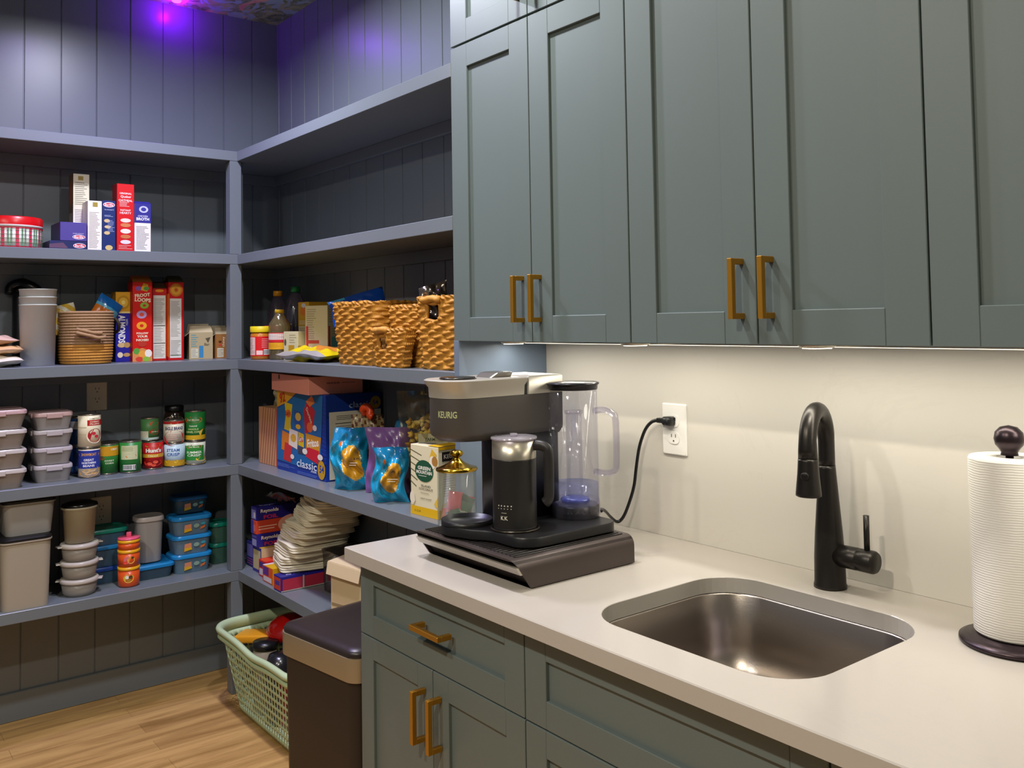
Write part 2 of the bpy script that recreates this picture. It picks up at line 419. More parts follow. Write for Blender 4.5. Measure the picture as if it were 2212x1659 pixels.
# ---- upper cabinets
brass = M('b5822a', 0.36, 0.7, bump=.02, bscale=900)
def shaker(b, x0, x1, z0, z1, y, m, st=.073, th=.020, rec=.008):
    """shaker door: four rails proud of a recessed panel; front at y-th"""
    b.box(x0, x0 + st, y - th, y, z0, z1, m, .0012); b.box(x1 - st, x1, y - th, y, z0, z1, m, .0012)
    b.box(x0 + st, x1 - st, y - th, y, z0, z0 + st * .85, m, .0012); b.box(x0 + st, x1 - st, y - th, y, z1 - st * .85, z1, m, .0012)
    b.box(x0 + st, x1 - st, y - th + rec, y - .002, z0 + st * .85, z1 - st * .85, m)
    return b
def pull(parent, x, y, z, L=.112, vertical=True):
    """square-section bar pull with two posts; y is the door face"""
    b = MB(); w_ = .0055
    if vertical:
        b.box(x - w_, x + w_, y - .036, y - .025, z - L / 2, z + L / 2, brass, .0008)
        for s_ in (-1, 1):
            zc = z + s_ * (L / 2 - w_); b.box(x - w_, x + w_, y - .026, y, zc - w_, zc + w_, brass, .0008)
    else:
        b.box(x - L / 2, x + L / 2, y - .036, y - .025, z - w_, z + w_, brass, .0008)
        for s_ in (-1, 1):
            xc = x + s_ * (L / 2 - w_); b.box(xc - w_, xc + w_, y - .026, y, z - w_, z + w_, brass, .0008)
    return b.build('handle', parent)
DF = -D                      # door faces
SEAM = 2.1886
up = [(1.8352, 2.167, 2.494), (2.494, 2.817, 3.140), (3.140, 3.463, 3.786)]
ulabels = ['blue-grey wall cabinet beside the open shelves, narrower doors above the coffee maker',
           'tall blue-grey wall cabinet over the sink, between two other cabinets',
           'blue-grey wall cabinet over the paper towels at the right edge']
for i, (x0, xm, x1) in enumerate(up):
    t = thing('wall_cabinet', ulabels[i], 'cabinet', (0, 0, 0), group='blue-grey wall cabinets over the counter')
    top = SEAM if i == 0 else 2.62
    MB().box(x0 + .0005, x1 - .0005, DF + .021, -.0005, CAB + .0005, top - .002, paintcab).build('cabinet_box', t)
    for a, c, hx in ((x0 + .0015, xm - .0015, xm - .033), (xm + .0015, x1 - .0015, xm + .033)):
        dr = shaker(MB(), a, c, CAB - .002, top - .003, DF + .0205, paintcab).build('door', t)
        pull(dr, hx, DF + .0005, 1.5, .112)
t = thing('upper_wall_cabinet', 'short blue-grey cabinet above the wall cabinet nearest the open shelves', 'cabinet', (0, 0, 0))
MB().box(1.8357, 2.4935, DF + .021, -.0005, SEAM + .001, 2.62, paintcab).build('cabinet_box', t)
for a, c, hx in ((1.8367, 2.1655, 2.134), (2.1685, 2.4925, 2.2)):
    dr = shaker(MB(), a, c, SEAM + .002, 2.618, DF + .0205, paintcab).build('door', t)
    pull(dr, hx, DF + .0005, 2.29, .112)
for i, (x, y) in enumerate(PUCKS):
    t = thing('puck_light', ['small round light under the cabinet, nearest the open shelves', 'small round light under the cabinets above the wall outlet', 'small round light under the cabinets above the tap', 'small round light under the cabinet above the paper towels'][i], 'light', (x, y, CAB - .0115), group='puck lights under the wall cabinets')
    MB().lathe([(.03, .002), (.034, .006), (.034, .0110)], M('c9c2b4', .3, .6)).build('housing', t)
    MB().lathe([(.002, .0002), (.026, .0006), (.026, .0018)], M('fff2d8', .5, emit=8.0)).build('lens', t)
t = thing('light_strip', 'slim metal light strip fixed under the wall cabinets', 'light', (2.83, -.150, CAB - .0112))
MB().box(-.955, .955, -.011, .011, .0015, .0108, M('b9b4aa', .35, .7), .001).build('channel', t)
MB().box(-.95, .95, -.007, .007, .0005, .0014, M('fff0d2', .5, emit=3.0)).build('lens', t)
# recessed ceiling lights; the far-side pair is added for fill
for i, (x, y) in enumerate(CEIL_LIGHTS):
    t = thing('ceiling_light', 'round recessed ceiling light with white trim, ' + ['nearest the shelving corner', 'second out from the corner above the shelves', 'in front of the wall cabinets over the sink', 'above the right end of the counter', 'added for fill on the far side opposite the shelves', 'added for fill on the far side behind the viewer'][i], 'light', (x, y, CEIL - .006), group='recessed ceiling lights')
    MB().loft([[(a, c, z) for a, c in circ(32, r_)] for r_, z in ((.095, .006), (.095, .002), (.075, 0), (.072, .005))], M('e8e6e0', .4), True, False).build('trim', t)
    MB().lathe([(.002, .0045), (.071, .0045), (.071, .0055)], M('fff0d8', .5, emit=6.0)).build('lens', t)

t = thing('violet_light', 'small round violet light on the papered ceiling near the left wall', 'light', (.085, -.475, CEIL - .016))
MB().lathe([(.001, 0), (.016, .001), (.020, .006), (.020, .0155)], M('7a50ff', .4, emit=3.0), 28).build('shade', t)
t = thing('added_violet_light', 'added larger round violet fill light in front of the shelves', 'light', (.75, -.90, CEIL - .008))  # unseen fixture added to go with the violet wash
MB().lathe([(.001, .0075), (.07, .0075), (.07, .002), (.066, 0), (.063, .0045)], M('d8d4dc', .4), 32).build('trim', t)
# ---- backsplash slab and countertop
def quartz(name, base=(0.60, 0.56, 0.51, 1), vein=(0.42, 0.38, 0.36, 1), amt=.5, rough=.18, sc=1.6):
    mt = bpy.data.materials.new(name); mt.use_nodes = True; nt = mt.node_tree; bs = nt.nodes['Principled BSDF']
    tc = nt.nodes.new('ShaderNodeTexCoord'); mp = nt.nodes.new('ShaderNodeMapping'); mp.inputs['Rotation'].default_value = (0.3, 0.5, 0.6); mp.inputs['Scale'].default_value = (1, 2.3, 1.7)
    n = nt.nodes.new('ShaderNodeTexNoise'); n.inputs['Scale'].default_value = sc; n.inputs['Detail'].default_value = 10; n.inputs['Distortion'].default_value = 1.2; n.inputs['Roughness'].default_value = .62
    rp = nt.nodes.new('ShaderNodeValToRGB'); e = rp.color_ramp.elements; e[0].position = .488; e[0].color = (0, 0, 0, 1); e[1].position = .5; e[1].color = (1, 1, 1, 1)
    e2 = rp.color_ramp.elements.new(.512); e2.color = (0, 0, 0, 1)
    n3 = nt.nodes.new('ShaderNodeTexNoise'); n3.inputs['Scale'].default_value = 3.1
    ml = nt.nodes.new('ShaderNodeMath'); ml.operation = 'MULTIPLY'
    ml2 = nt.nodes.new('ShaderNodeMath'); ml2.operation = 'MULTIPLY'; ml2.inputs[1].default_value = amt
    mx = nt.nodes.new('ShaderNodeMix'); mx.data_type = 'RGBA'; mx.inputs[6].default_value = base; mx.inputs[7].default_value = vein
    nt.links.new(tc.outputs['Object'], mp.inputs[0]); nt.links.new(mp.outputs[0], n.inputs['Vector']); nt.links.new(tc.outputs['Object'], n3.inputs['Vector'])
    nt.links.new(n.outputs['Fac'], rp.inputs[0]); nt.links.new(rp.outputs[0], ml.inputs[0]); nt.links.new(n3.outputs['Fac'], ml.inputs[1])
    nt.links.new(ml.outputs[0], ml2.inputs[0]); nt.links.new(ml2.outputs[0], mx.inputs[0]); nt.links.new(mx.outputs[2], bs.inputs['Base Color'])
    bs.inputs['Roughness'].default_value = rough
    return mt
qz = quartz('mat_counter', (.44, .405, .358, 1)); qb = quartz('mat_backsplash', (.62, .585, .525, 1), (.52, .48, .43, 1), .3, .22)
tag(MB().box(XR + .0005, RX - .001, -.0012, -.0001, CT + .0003, CAB - .001, qb).build('backsplash'), 'cream stone backsplash slab between counter and wall cabinets', 'backsplash')
XC = 1.8655
hole = [(2.6 + .0, 0)]
SX, SY, SW, SD, SR = 2.825, -.353, .452, .408, .095
hl = rr(SW, SD, SR, 10, SX, SY)
def rect_proj(pts, x0, x1, y0, y1, cx, cy):
    out = []
    for x, y in pts:
        dx, dy = x - cx, y - cy; t_ = min((x1 - cx) / dx if dx > 1e-9 else 1e9, (x0 - cx) / dx if dx < -1e-9 else 1e9, (y1 - cy) / dy if dy > 1e-9 else 1e9, (y0 - cy) / dy if dy < -1e-9 else 1e9)
        out.append([cx + dx * t_, cy + dy * t_])
    for X_, Y_ in ((x0, y0), (x0, y1), (x1, y0), (x1, y1)):
        k = min(range(len(out)), key=lambda i: (out[i][0] - X_) ** 2 + (out[i][1] - Y_) ** 2); out[k] = [X_, Y_]
    return out
ol = rect_proj(hl, XC, RX - .02, -.650, -.0015, SX, SY)
cb = MB()
def L3(p, z): return [(x, y, z) for x, y in p]
cb.loft([L3(hl, CT - .031), L3(hl, CT - .001), L3([(SX + (x - SX) * 1.004, SY + (y - SY) * 1.004) for x, y in hl], CT), L3([(min(max(x, XC + .002), RX), max(y, -.648)) for x, y in ol], CT), L3(ol, CT - .002), L3(ol, CT - .031)], qz, False, False, False, closed=True)
tag(cb.build('countertop'), 'cream stone countertop with a rounded cut-out for the sink', 'countertop')

# ---- base cabinets
YB = -.610
def base_cab(x0, x1, label, drawer=True, ndoors=2, false_front=False):
    t = thing('base_cabinet', label, 'cabinet', (0, 0, 0), group='grey-green base cabinets under the counter')
    cx = MB(); cx.box(x0 + .0005, x1 - .0005, YB + .021, -.02, .10, CT - .225 if false_front else CT - .0315, paintcab)
    if false_front: cx.box(x0 + .0005, x1 - .0005, YB + .021, YB + .03, CT - .225, CT - .0315, paintcab)
    cx.box(x0 + .0005, x1 - .0005, YB + .07, -.02, .0, .0998, paintcab); cx.build('cabinet_box', t)
    dz0, dz1 = .7065, .879
    d_ = shaker(MB(), x0 + .0015, x1 - .0015, dz0, dz1, YB + .0205, paintcab, .060, .020, .008).build('false_front' if false_front else 'drawer', t)
    if not false_front: pull(d_, (x0 + x1) / 2 + .02, YB, .7945, .112, False)
    xm = (x0 + x1) / 2 + (.0 if not drawer else 0)
    for a, c, hx in ((x0 + .0015, xm - .0015, xm - .031), (xm + .0015, x1 - .0015, xm + .031)):
        dr = shaker(MB(), a, c, .105, dz0 - .003, YB + .0205, paintcab, .058).build('door', t)
        pull(dr, hx, YB + .0005, .603, .112)
    return t
base_cab(1.868, 2.4995, 'grey-green base cabinet with drawer and two doors beside the trash can')
base_cab(2.4995, 3.14, 'grey-green base cabinet under the sink with plain front panel', false_front=True)
base_cab(3.14, 3.78, 'grey-green base cabinet at the right, mostly below the frame')
# ================================================================== fittings on the counter
# ---- sink
steel = M('9a9189', .30, 1.0, bump=.05, bscale=260)
t = thing('sink', 'brushed steel undermount sink set into the cream countertop', 'sink', (SX, SY, CT - .031))
b = MB(); secs = [(SW + .03, SD + .03, SR + .015, 0.0), (SW + .001, SD + .001, SR, -.0008), (SW - .004, SD - .004, SR - .002, -.004), (SW - .012, SD - .012, SR - .004, -.10), (SW - .03, SD - .03, SR - .01, -.145), (SW - .07, SD - .07, SR - .02, -.162), (SW - .14, SD - .14, SR - .04, -.167), (.10, .10, .049, -.170), (.088, .088, .0435, -.171)]
b.rlof(secs, steel, 8, cap0=False, cap1=False); b.build('bowl', t)
b = MB(); b.lathe([(.046, -.1695), (.040, -.171), (.034, -.180), (.001, -.181)], M('7b746c', .3, 1.0), 28, cap0=False); b.build('drain', t)
# ---- tap
blk = M('35322f', .34, .75, bump=.015, bscale=900)
FX, FY = 2.804, -.078
t = thing('kitchen_tap', 'black pull-down kitchen tap behind the sink', 'tap', (FX, FY, CT))
b = MB(); b.lathe([(.001, .0003), (.0315, .0003), (.0315, .006), (.0300, .010), (.0292, .06), (.0262, .11), (.0215, .17), (.0168, .232), (.0163, .238), (.001, .2385)], blk, 36); b.build('body', t)
b = MB(); pts = []
Rb = .060; sa = R(17)
for i in range(5): pts.append((0, 0, .238 + .050 * i / 4))
for i in range(1, 15):
    a = PI * i / 15; q = Rb - Rb * math.cos(a); pts.append((q * math.sin(sa), -q * math.cos(sa), .288 + Rb * 1.05 * math.sin(a)))
hx_, hy_ = 2 * Rb * math.sin(sa), -2 * Rb * math.cos(sa)
pts += [(hx_, hy_, .284), (hx_, hy_, .266)]
b.tube(pts, [.0160] * 5 + [.0165] * 14 + [.0175, .0180], blk, 20); b.build('spout', t)
b = MB(); T = Matrix.Translation((hx_, hy_, .266)) @ Matrix.Rotation(sa, 4, 'Z') @ Matrix.Rotation(R(-2), 4, 'X')
b.lathe([(.001, 0), (.0182, 0), (.0186, -.004), (.0200, -.028), (.0235, -.064), (.0235, -.068), (.020, -.070), (.001, -.068)], blk, 28, T=T)
hd = b.build('spray_head', t)
b = MB(); T2 = T @ Matrix.Translation((0, -.0195, -.030)) @ Matrix.Rotation(R(96), 4, 'X')
b.lathe([(.001, -.004), (.0075, -.004), (.0075, .003), (.0062, .0042), (.001, .0042)], M('252322', .4, .5), 20, T=T2); b.build('spray_button', hd)
b = MB(); T = Matrix.Translation((.012, 0, .0655)) @ Matrix.Rotation(R(90), 4, 'Y')
b.lathe([(.001, 0), (.0215, 0), (.0215, .050), (.0205, .0515), (.0215, .053), (.0218, .082), (.019, .087), (.001, .0875)], blk, 28, T=T); h_ = b.build('valve', t)
b = MB(); b.tube([(.081, 0, .078), (.081, 0, .152)], .0055, blk, 12); b.build('lever', h_)
# ---- paper towel stand
PX, PY = 3.176, -.135
bronze = M('3c3236', .32, .8)
t = thing('paper_towel_holder', 'dark bronze paper towel stand with ball finial on the counter', 'paper towel holder', (PX, PY, CT))
b = MB(); b.lathe([(.001, .0003), (.080, .0003), (.0845, .003), (.0840, .008), (.075, .0125), (.0665, .0135), (.064, .0165), (.001, .0175)], bronze, 48); b.build('base', t)
b = MB(); b.lathe([(.006, .0176), (.006, .3025), (.001, .3027)], bronze, 16); b.build('rod', t)
b = MB(); b.lathe([(.001, .3028), (.013, .3028), (.0125, .308), (.015, .312), (.0205, .319), (.0225, .329), (.0205, .340), (.013, .348), (.001, .351)], bronze, 28); b.build('finial', t)
def towel_mat():
    mt = M('e4e0d8', .9); mt = mt.copy(); nt = mt.node_tree; bs = nt.nodes['Principled BSDF']
    tc = nt.nodes.new('ShaderNodeTexCoord'); w1 = nt.nodes.new('ShaderNodeTexWave'); w1.bands_direction = 'Z'; w1.inputs['Scale'].default_value = 80; w1.inputs['Distortion'].default_value = 2.5; w1.inputs['Detail'].default_value = 2; w1.inputs['Detail Scale'].default_value = .6
    bp = nt.nodes.new('ShaderNodeBump'); bp.inputs['Strength'].default_value = .35; bp.inputs['Distance'].default_value = .0012
    nt.links.new(tc.outputs['Object'], w1.inputs[0]); nt.links.new(w1.outputs['Fac'], bp.inputs['Height']); nt.links.new(bp.outputs['Normal'], bs.inputs['Normal'])
    return mt
b = MB()
b.loft([[(r_ * math.cos(a), r_ * math.sin(a), z) for a in [2 * PI * i / 64 for i in range(64)]] for r_, z in ((.0195, .019), (.0595, .019), (.0615, .022), (.0615, .296), (.0595, .300), (.0195, .300))], towel_mat(), False, False, closed=True)
tag(b.build('paper_towel_roll', None, (PX, PY, CT)), 'roll of white ribbed paper towel standing on its dark stand', 'paper towel roll')
# ---- wall outlets
ivory = M('d9d3c6', .35)
def outlet(label, loc, rotz, m, sc=1.0):
    t = thing('wall_outlet', label, 'outlet', loc, rotz)
    b = MB(); w_, h_ = .074 * sc, .120 * sc
    T = Matrix.Rotation(R(90), 4, 'X')
    b.rlof([(w_, h_, .004, .0003), (w_, h_, .004, .003), (w_ - .006, h_ - .006, .003, .0055)], m, 3, T=T, smooth=False); b.build('cover_plate', t)
    for s_ in (-1, 1):
        b = MB(); Z = s_ * .0195 * sc
        b.rlof([(.034 * sc, .0285 * sc, .0125, .0057, 0, Z), (.034 * sc, .0285 * sc, .0125, .0072, 0, Z)], m, 6, T=T, smooth=False)
        dk = M('4a453e', .6)
        for sx in (-1, 1): b.box(sx * .0065 - .0011, sx * .0065 + .0011, -.0074, -.0072, Z + .001, Z + .009, dk)
        b.prism([(p[0], -p[1]) for p in circ(12, .0024, cx=0, cy=-(Z - .0075))], -.0074, -.0072, dk, T=Matrix(((1, 0, 0, 0), (0, 0, 1, 0), (0, 1, 0, 0), (0, 0, 0, 1))))
        b.build('receptacle', t)
    return t
outlet('white duplex outlet on the cream backsplash with a black plug in it', (2.3405, -.0012, 1.178), 0, M('e9e6e0', .3), 1.04)
outlet('beige wall outlet on the grooved wall above the canned goods', (.0003, -.759, 1.184), PI / 2, M('e8dec4', .4), 1.02)
outlet('beige wall outlet low on the grooved wall behind the food storage tubs', (.0003, -.742, .722), PI / 2, M('e8dec4', .4), 1.02)
# ---- power cord with plug
rub = M('171717', .35)
t = thing('power_cord', 'black power cord running from the coffee maker to the outlet', 'cord', (2.334, -.0055, 1.1985))
T = Matrix.Rotation(R(90), 4, 'X')
b = MB(); b.rlof([(.027, .022, .006, .0035), (.027, .022, .006, .020), (.020, .016, .005, .026)], rub, 4, T=T)
b.box(-.034, -.012, -.021, -.008, -.006, .006, rub, .002); b.build('plug', t)
b = MB(); P0 = [(-.032, -.0145, 0), (-.052, -.017, -.006), (-.072, -.020, -.028), (-.09, -.022, -.07), (-.102, -.022, -.12), (-.110, -.024, -.17), (-.125, -.028, -.215), (-.140, -.034, -.250), (-.150, -.045, -.262), (-.142, -.075, -.245), (-.118, -.115, -.222), (-.085, -.160, -.205), (-.055, -.190, -.200)]
def smooth_path(P, n=6):
    out = []; P = [Vector(p) for p in P]
    for i in range(len(P) - 1):
        p0, p1, p2, p3 = P[max(i - 1, 0)], P[i], P[i + 1], P[min(i + 2, len(P) - 1)]
        for k in range(n):
            t_ = k / n; out.append(.5 * ((2 * p1) + (-p0 + p2) * t_ + (2 * p0 - 5 * p1 + 4 * p2 - p3) * t_ * t_ + (-p0 + 3 * p1 - 3 * p2 + p3) * t_ ** 3))
    out.append(P[-1]); return [tuple(p) for p in out]
b.tube(smooth_path(P0), .0034, rub, 8, flat=1.3); b.build('cable', t)

# ---- pod drawer under the coffee maker
dbr = M('4e4542', .36, .45, bump=.02, bscale=700)
dbk = M('0e0e0e', .4, .2)
DX0, DX1, DZ = 2.055, 2.428, .062
t = thing('pod_drawer', 'dark brown low pod storage drawer under the coffee maker', 'drawer', (DX0, -.560, CT))
DWx = DX1 - DX0
# side profile (y, z): slanting front, rounded top back edges; top slab + two side cheeks + back
b = MB()
def side_poly(inset=0.0):
    return [(.030 + inset, .002), (.318, .002), (.318, DZ - .012), (.314, DZ - .003), (.306, DZ), (.004 + inset, DZ), (-.008 + inset, DZ - .006), (-.012 + inset, DZ - .016)]
YZ = Matrix(((0, 0, 1, 0), (1, 0, 0, 0), (0, 1, 0, 0), (0, 0, 0, 1)))
# shell: cross-section in X/Z with rounded shoulders, lofted along Y so the front rim slants
def xz(y, w0, r_=.022, z1=DZ, yfn=None):
    pts = [(0, .002)]
    pts += [(0, z1 - r_)] + [(r_ - r_ * math.cos(a), z1 - r_ + r_ * math.sin(a)) for a in [PI / 2 * i / 5 for i in range(1, 6)]]
    q = [(w0 - x, z) for x, z in pts][::-1]
    return [(x, (yfn(z) if yfn else y), z) for x, z in pts + q]
slant = lambda z: .030 - .044 * (z / DZ)
th_ = .004
out_f = xz(0, DWx, yfn=slant); out_b = xz(.320, DWx)
inn = lambda L: [(min(max(x, th_), DWx - th_), y, min(z, DZ - th_)) for x, y, z in L]
b.loft([out_f, out_b, inn(out_b), inn(out_f)], dbr, False, False, smooth=True, closed=True)
smooth_by_angle(b.build('casing', t), 30)
b = MB(); b.box(th_ + .0005, DWx - th_ - .0005, .05, .316, .003, .048, dbk)
b.loft([[(x, slant(z) + .012 + k, z) for x, z in ((th_ + .001, .004), (DWx - th_ - .001, .004), (DWx - th_ - .001, .046), (th_ + .001, .046))] for k in (0, .02)], dbr, smooth=False); b.build('drawer_box', t)
b = MB(); b.loft([[(x, slant(z) - .006 + k, z) for x, z in ((.001, .031), (DWx - .001, .031), (DWx - .001, .046), (.001, .046))] for k in (0, .017)], M('bbb4a6', .3, .4), smooth=False); b.build('handle_strip', t, (0, 0, 0))
b = MB()
for i in range(26):
    x = .024 + i * (DWx - .048) / 25; b.box(x - .0032, x + .0032, .004, .306, DZ, DZ + .0019, M('242221', .28, .2), .0008)
b.build('ribbed_mat', t)

# ---- coffee maker
KZ = CT + DZ + .0020
kb = M('1b1b1c', .36, .15, bump=.02, bscale=800); ksil = M('bdb8ac', .34, .45); kgr = M('55514e', .42, .3)
t = thing('coffee_maker', 'black and silver single-serve coffee maker on the pod drawer', 'coffee maker', (2.11, -.58, KZ))
# footprint of the base tray (local origin = front-left corner 2.11,-.58)
b = MB()
def outline(e=0.0):
    pts = []
    cxc, cyc, r_ = .066, .072, .058 + e           # cup circle
    for i in range(15):
        a = R(200) - R(0) + 0; pass
    for a in range(110, 291, 12): pts.append((cxc + r_ * math.cos(R(a)), cyc + r_ * math.sin(R(a))))
    pts += [(.105, .026 - e), (.135, .034 - e), (.165, .052 - e), (.19, .060 - e)]
    for a in range(-80, 1, 16): pts.append((.255 + (.055 + e) * math.cos(R(a)), .115 + (.055 + e) * math.sin(R(a))))
    for a in range(0, 91, 15): pts.append((.270 + (.04 + e) * math.cos(R(a)), .295 + (.04 + e) * math.sin(R(a))))
    for a in range(90, 181, 15): pts.append((.035 + (.035 + e) * math.cos(R(a)), .295 + (.04 + e) * math.sin(R(a))))
    return pts
# the tray must stay inside the drawer top: scale X of right part
def tr(L): return [(x if x < .12 else .12 + (x - .12) * .86, y) for x, y in L]
o1 = tr(outline()); o0 = tr(outline(-.006))
b.loft([L3(o0, .0005), L3(o1, .004), L3(o1, .020), L3(tr(outline(-.002)), .023), L3(tr(outline(-.006)), .023)], kb)
smooth_by_angle(b.build('base', t), 40)
b = MB(); b.loft([[(.066 + r_ * math.cos(2 * PI * i / 36), .072 + r_ * math.sin(2 * PI * i / 36), z) for i in range(36)] for r_, z in ((.058, .0231), (.058, .0330), (.0545, .0330), (.0525, .0250), (.002, .0240))], kb, False, True); b.build('drip_tray', t)
b = MB(); b.rlof([(.125, .150, .02, .0232, .066, .225), (.125, .150, .02, .232, .066, .225)], kb, 5); b.build('column', t)
# head: rounded front, flat back; silver band on top
def head(w_, y0, y1, z, r_=.058, n=10):
    L = []
    for i in range(n + 1):
        a = PI + PI / 2 * i / n; L.append((.066 - (w_ / 2 - r_) + r_ * math.cos(a), y0 + r_ + r_ * math.sin(a), z))
    for i in range(n + 1):
        a = -PI / 2 + PI / 2 * i / n; L.append((.066 + (w_ / 2 - r_) + r_ * math.cos(a), y0 + r_ + r_ * math.sin(a), z))
    L += [(.066 + w_ / 2, y1, z), (.066 - w_ / 2, y1, z)]
    return L
b = MB(); b.loft([head(.085, .03, .26, .206), head(.118, .008, .296, .209), head(.132, -.004, .300, .220), head(.136, -.006, .300, .228), head(.136, -.006, .300, .303)], kgr); hd = smooth_by_angle(b.build('head', t), 35)
b = MB(); b.loft([head(.138, -.007, .185, .3035), head(.140, -.008, .186, .325), head(.150, -.014, .19, .334), head(.152, -.016, .19, .341), head(.146, -.012, .19, .3435), head(.110, .006, .17, .3425)], ksil); smooth_by_angle(b.build('lid', t), 45)
b = MB(); b.loft([head(.138, .196, .300, .3035, .004), head(.138, .196, .300, .341, .004), head(.132, .20, .296, .3445, .004)], ksil); smooth_by_angle(b.build('top_cover', t), 45)
b = MB(); b.box(.066 - .066, .066 + .066, .186, .1955, .3036, .339, kb); b.build('hinge_gap', t)
b = MB(); b.rlof([(.060, .060, .006, .3428, .066, .150), (.066, .050, .006, .352, .066, .160), (.058, .036, .006, .354, .066, .162)], M('8c877f', .25, .7), 3, smooth=False); b.build('lid_latch', t)
b = MB(); b.lathe([(.001, .3426), (.040, .3426), (.042, .345), (.038, .347), (.001, .347)], M('4a4742', .25, .8), 32, c=(.066, .052)); b.build('control_ring', t)
lt = M('c6cf9a', .5)
cy = Cy(.0583, .218, .246, span=R(120), c=(.066 - .068 + .058 + .0, -.006 + .058))
b = MB(); fr = Fr((.066 + .010, -.0062, .222), (1, 0, 0), (0, 0, 1), .075, .028)
class HeadWrap:
    """lettering wrapped round the front right shoulder of the head"""
    W, H, step = .075, .026, 9.0
    def __call__(s, u, v, d):
        r_ = .058; cx_, cy_ = .066 + .068 - r_, -.006 + r_
        arc = PI / 2 * r_; a = -PI / 2 + (u + .006) / r_
        if a > 0: return Vector((cx_ + r_ + d, cy_ + (a * r_), .256 + v))
        if a < -PI / 2: return Vector((cx_ + (a + PI / 2) * r_, cy_ - r_ - d, .256 + v))
        return Vector((cx_ + (r_ + d) * math.cos(a), cy_ + (r_ + d) * math.sin(a), .256 + v))
b.dec(HeadWrap(), [('t', 'KEURIG', .22, .5, .66, 'b9c08f', 0, .02, .56)]); b.build('lettering', hd)
# reservoir of the coffee maker: clear jug with handle, water in the foot
RVX, RVY, rr_ = .172, .300, .056
clear = clearmat('fbfbfd', .02, .015, 'dcdcf0', .16); clear2 = clearmat('f4f2f8', .08, .035, 'cfcbe0', .28)
rz = MB()
b = MB(); b.loft([[(RVX + q * math.cos(2 * PI * i / 48), RVY + q * math.sin(2 * PI * i / 48), z) for i in range(48)] for q, z in ((.0575, .024), (.058, .032), (.056, .062), (.055, .31), (.0535, .31), (.054, .062), (.0545, .036), (.001, .036))], [clear2, clear2, clear, clear, clear, clear, clear2], False, True)
rv = b.build('water_tank', t)
b = MB(); b.lathe([(.001, .0235), (.0545, .0235), (.0545, .048), (.050, .051), (.001, .051)], M('1c1c1e', .3), 40, c=(RVX, RVY)); b.build('tank_foot', rv)
b = MB(); b.lathe([(.001, .3105), (.0555, .3105), (.0565, .314), (.0565, .321), (.060, .3225), (.060, .3255), (.055, .3275), (.001, .3285)], M('26262a', .28, .5), 44, c=(RVX, RVY)); b.build('tank_lid', rv)
b = MB(); water = M('f2f4ff', .02, trans=1.0, ior=1.33)
b.lathe([(.001, .0515), (.0535, .0515), (.0535, .098), (.001, .0982)], clearmat('e6eaff', .15, .05, 'b9c4ff', .2), 40, c=(RVX, RVY)); b.build('water', rv)
b = MB(); b.lathe([(.001, .0525), (.030, .0525), (.034, .060), (.030, .064), (.001, .066)], M('5a68b8', .3, alpha=.55), 28, c=(RVX, RVY)); b.lathe([(.019, .066), (.019, .255), (.0175, .255), (.0175, .066)], clear, 24, c=(RVX, RVY), cap0=False, cap1=False)
b.lathe([(.0165, .255), (.021, .255), (.021, .262), (.0165, .262)], clear2, 24, c=(RVX, RVY)); b.build('water_filter', rv)
b = MB(); hx = RVX + .05
hp = [(RVX + .047, RVY + .018, .262), (RVX + .070, RVY + .030, .266), (RVX + .088, RVY + .038, .258), (RVX + .094, RVY + .042, .240), (RVX + .094, RVY + .042, .150), (RVX + .090, RVY + .040, .132), (RVX + .074, RVY + .032, .124), (RVX + .047, RVY + .018, .126)]
b.tube(smooth_path(hp, 5), .0075, clear2, 12); b.tube(smooth_path(hp, 5), .0045, clear, 10); b.build('tank_handle', rv)
b = MB(); cyw = Cy(.0562, .17, .28, span=R(100), c=(RVX, RVY)); wt = 'f0f0f5'
for k, (u, v, s_) in enumerate([(.18, .9, '8 oz'), (.10, .62, '10 oz'), (.16, .44, '12'), (.42, .5, 'MAX'), (.3, .36, 'FILL'), (.12, .24, 'OZ'), (.2, .1, '- -')]):
    b.dec(cyw, [('t', s_, u, v, .10, wt, 0, .02, .05)])
b.build('markings', rv)

# ---- milk frother
MX, MY = 2.290, -.462
t = thing('milk_frother', 'black ribbed milk frother jug with steel rim and clear lid', 'frother', (MX, MY, KZ + .0232))
b = MB(); pr = [(.001, .0003), (.046, .0003), (.0475, .004)]
for i in range(60): z = .006 + i * .0024; pr += [(.0476, z), (.0468, z + .0012)]
pr += [(.0476, .151), (.001, .1512)]
b.lathe(pr, M('2a2928', .33, .2), 48); jb = b.build('jug_body', t)
cyj = Cy(.0479, .02, .06, span=R(90)); b = MB(); b.dec(cyj, [('r', .18 + .1 * i, .85, .22 + .1 * i, .92, 'b9b6a8') for i in range(5)] + [('r', .18 + .1 * i, .72, .21 + .1 * i, .76, 'b9b6a8') for i in range(5)] + [('r', .3, .5, .46, .53, 'a9a698'), ('t', 'K', .33, .25, .1, 'd8d4c2', 0, .02), ('t', 'K', .45, .25, .1, 'd8d4c2', 0, .02)]); ob_ = b.build('marking', jb, rotz=R(34))
b = MB(); b.lathe([(.0478, .1513), (.0478, .190), (.0465, .190), (.0465, .1513)], M('bdb6a6', .32, .85), 48, cap0=False, cap1=False); b.build('steel_rim', t)
b = MB(); cl_ = clearmat('e8e4ee', .3, .30, 'e6e0ea', .4); b.lathe([(.001, .1905), (.048, .1905), (.0505, .1925), (.050, .196), (.001, .1965)], cl_, 44); b.lathe([(.001, .1967), (.008, .1967), (.008, .203), (.001, .2035)], cl_, 20); b.build('jug_lid', t)
b = MB(); T = Matrix.Rotation(R(30), 4, 'Z')
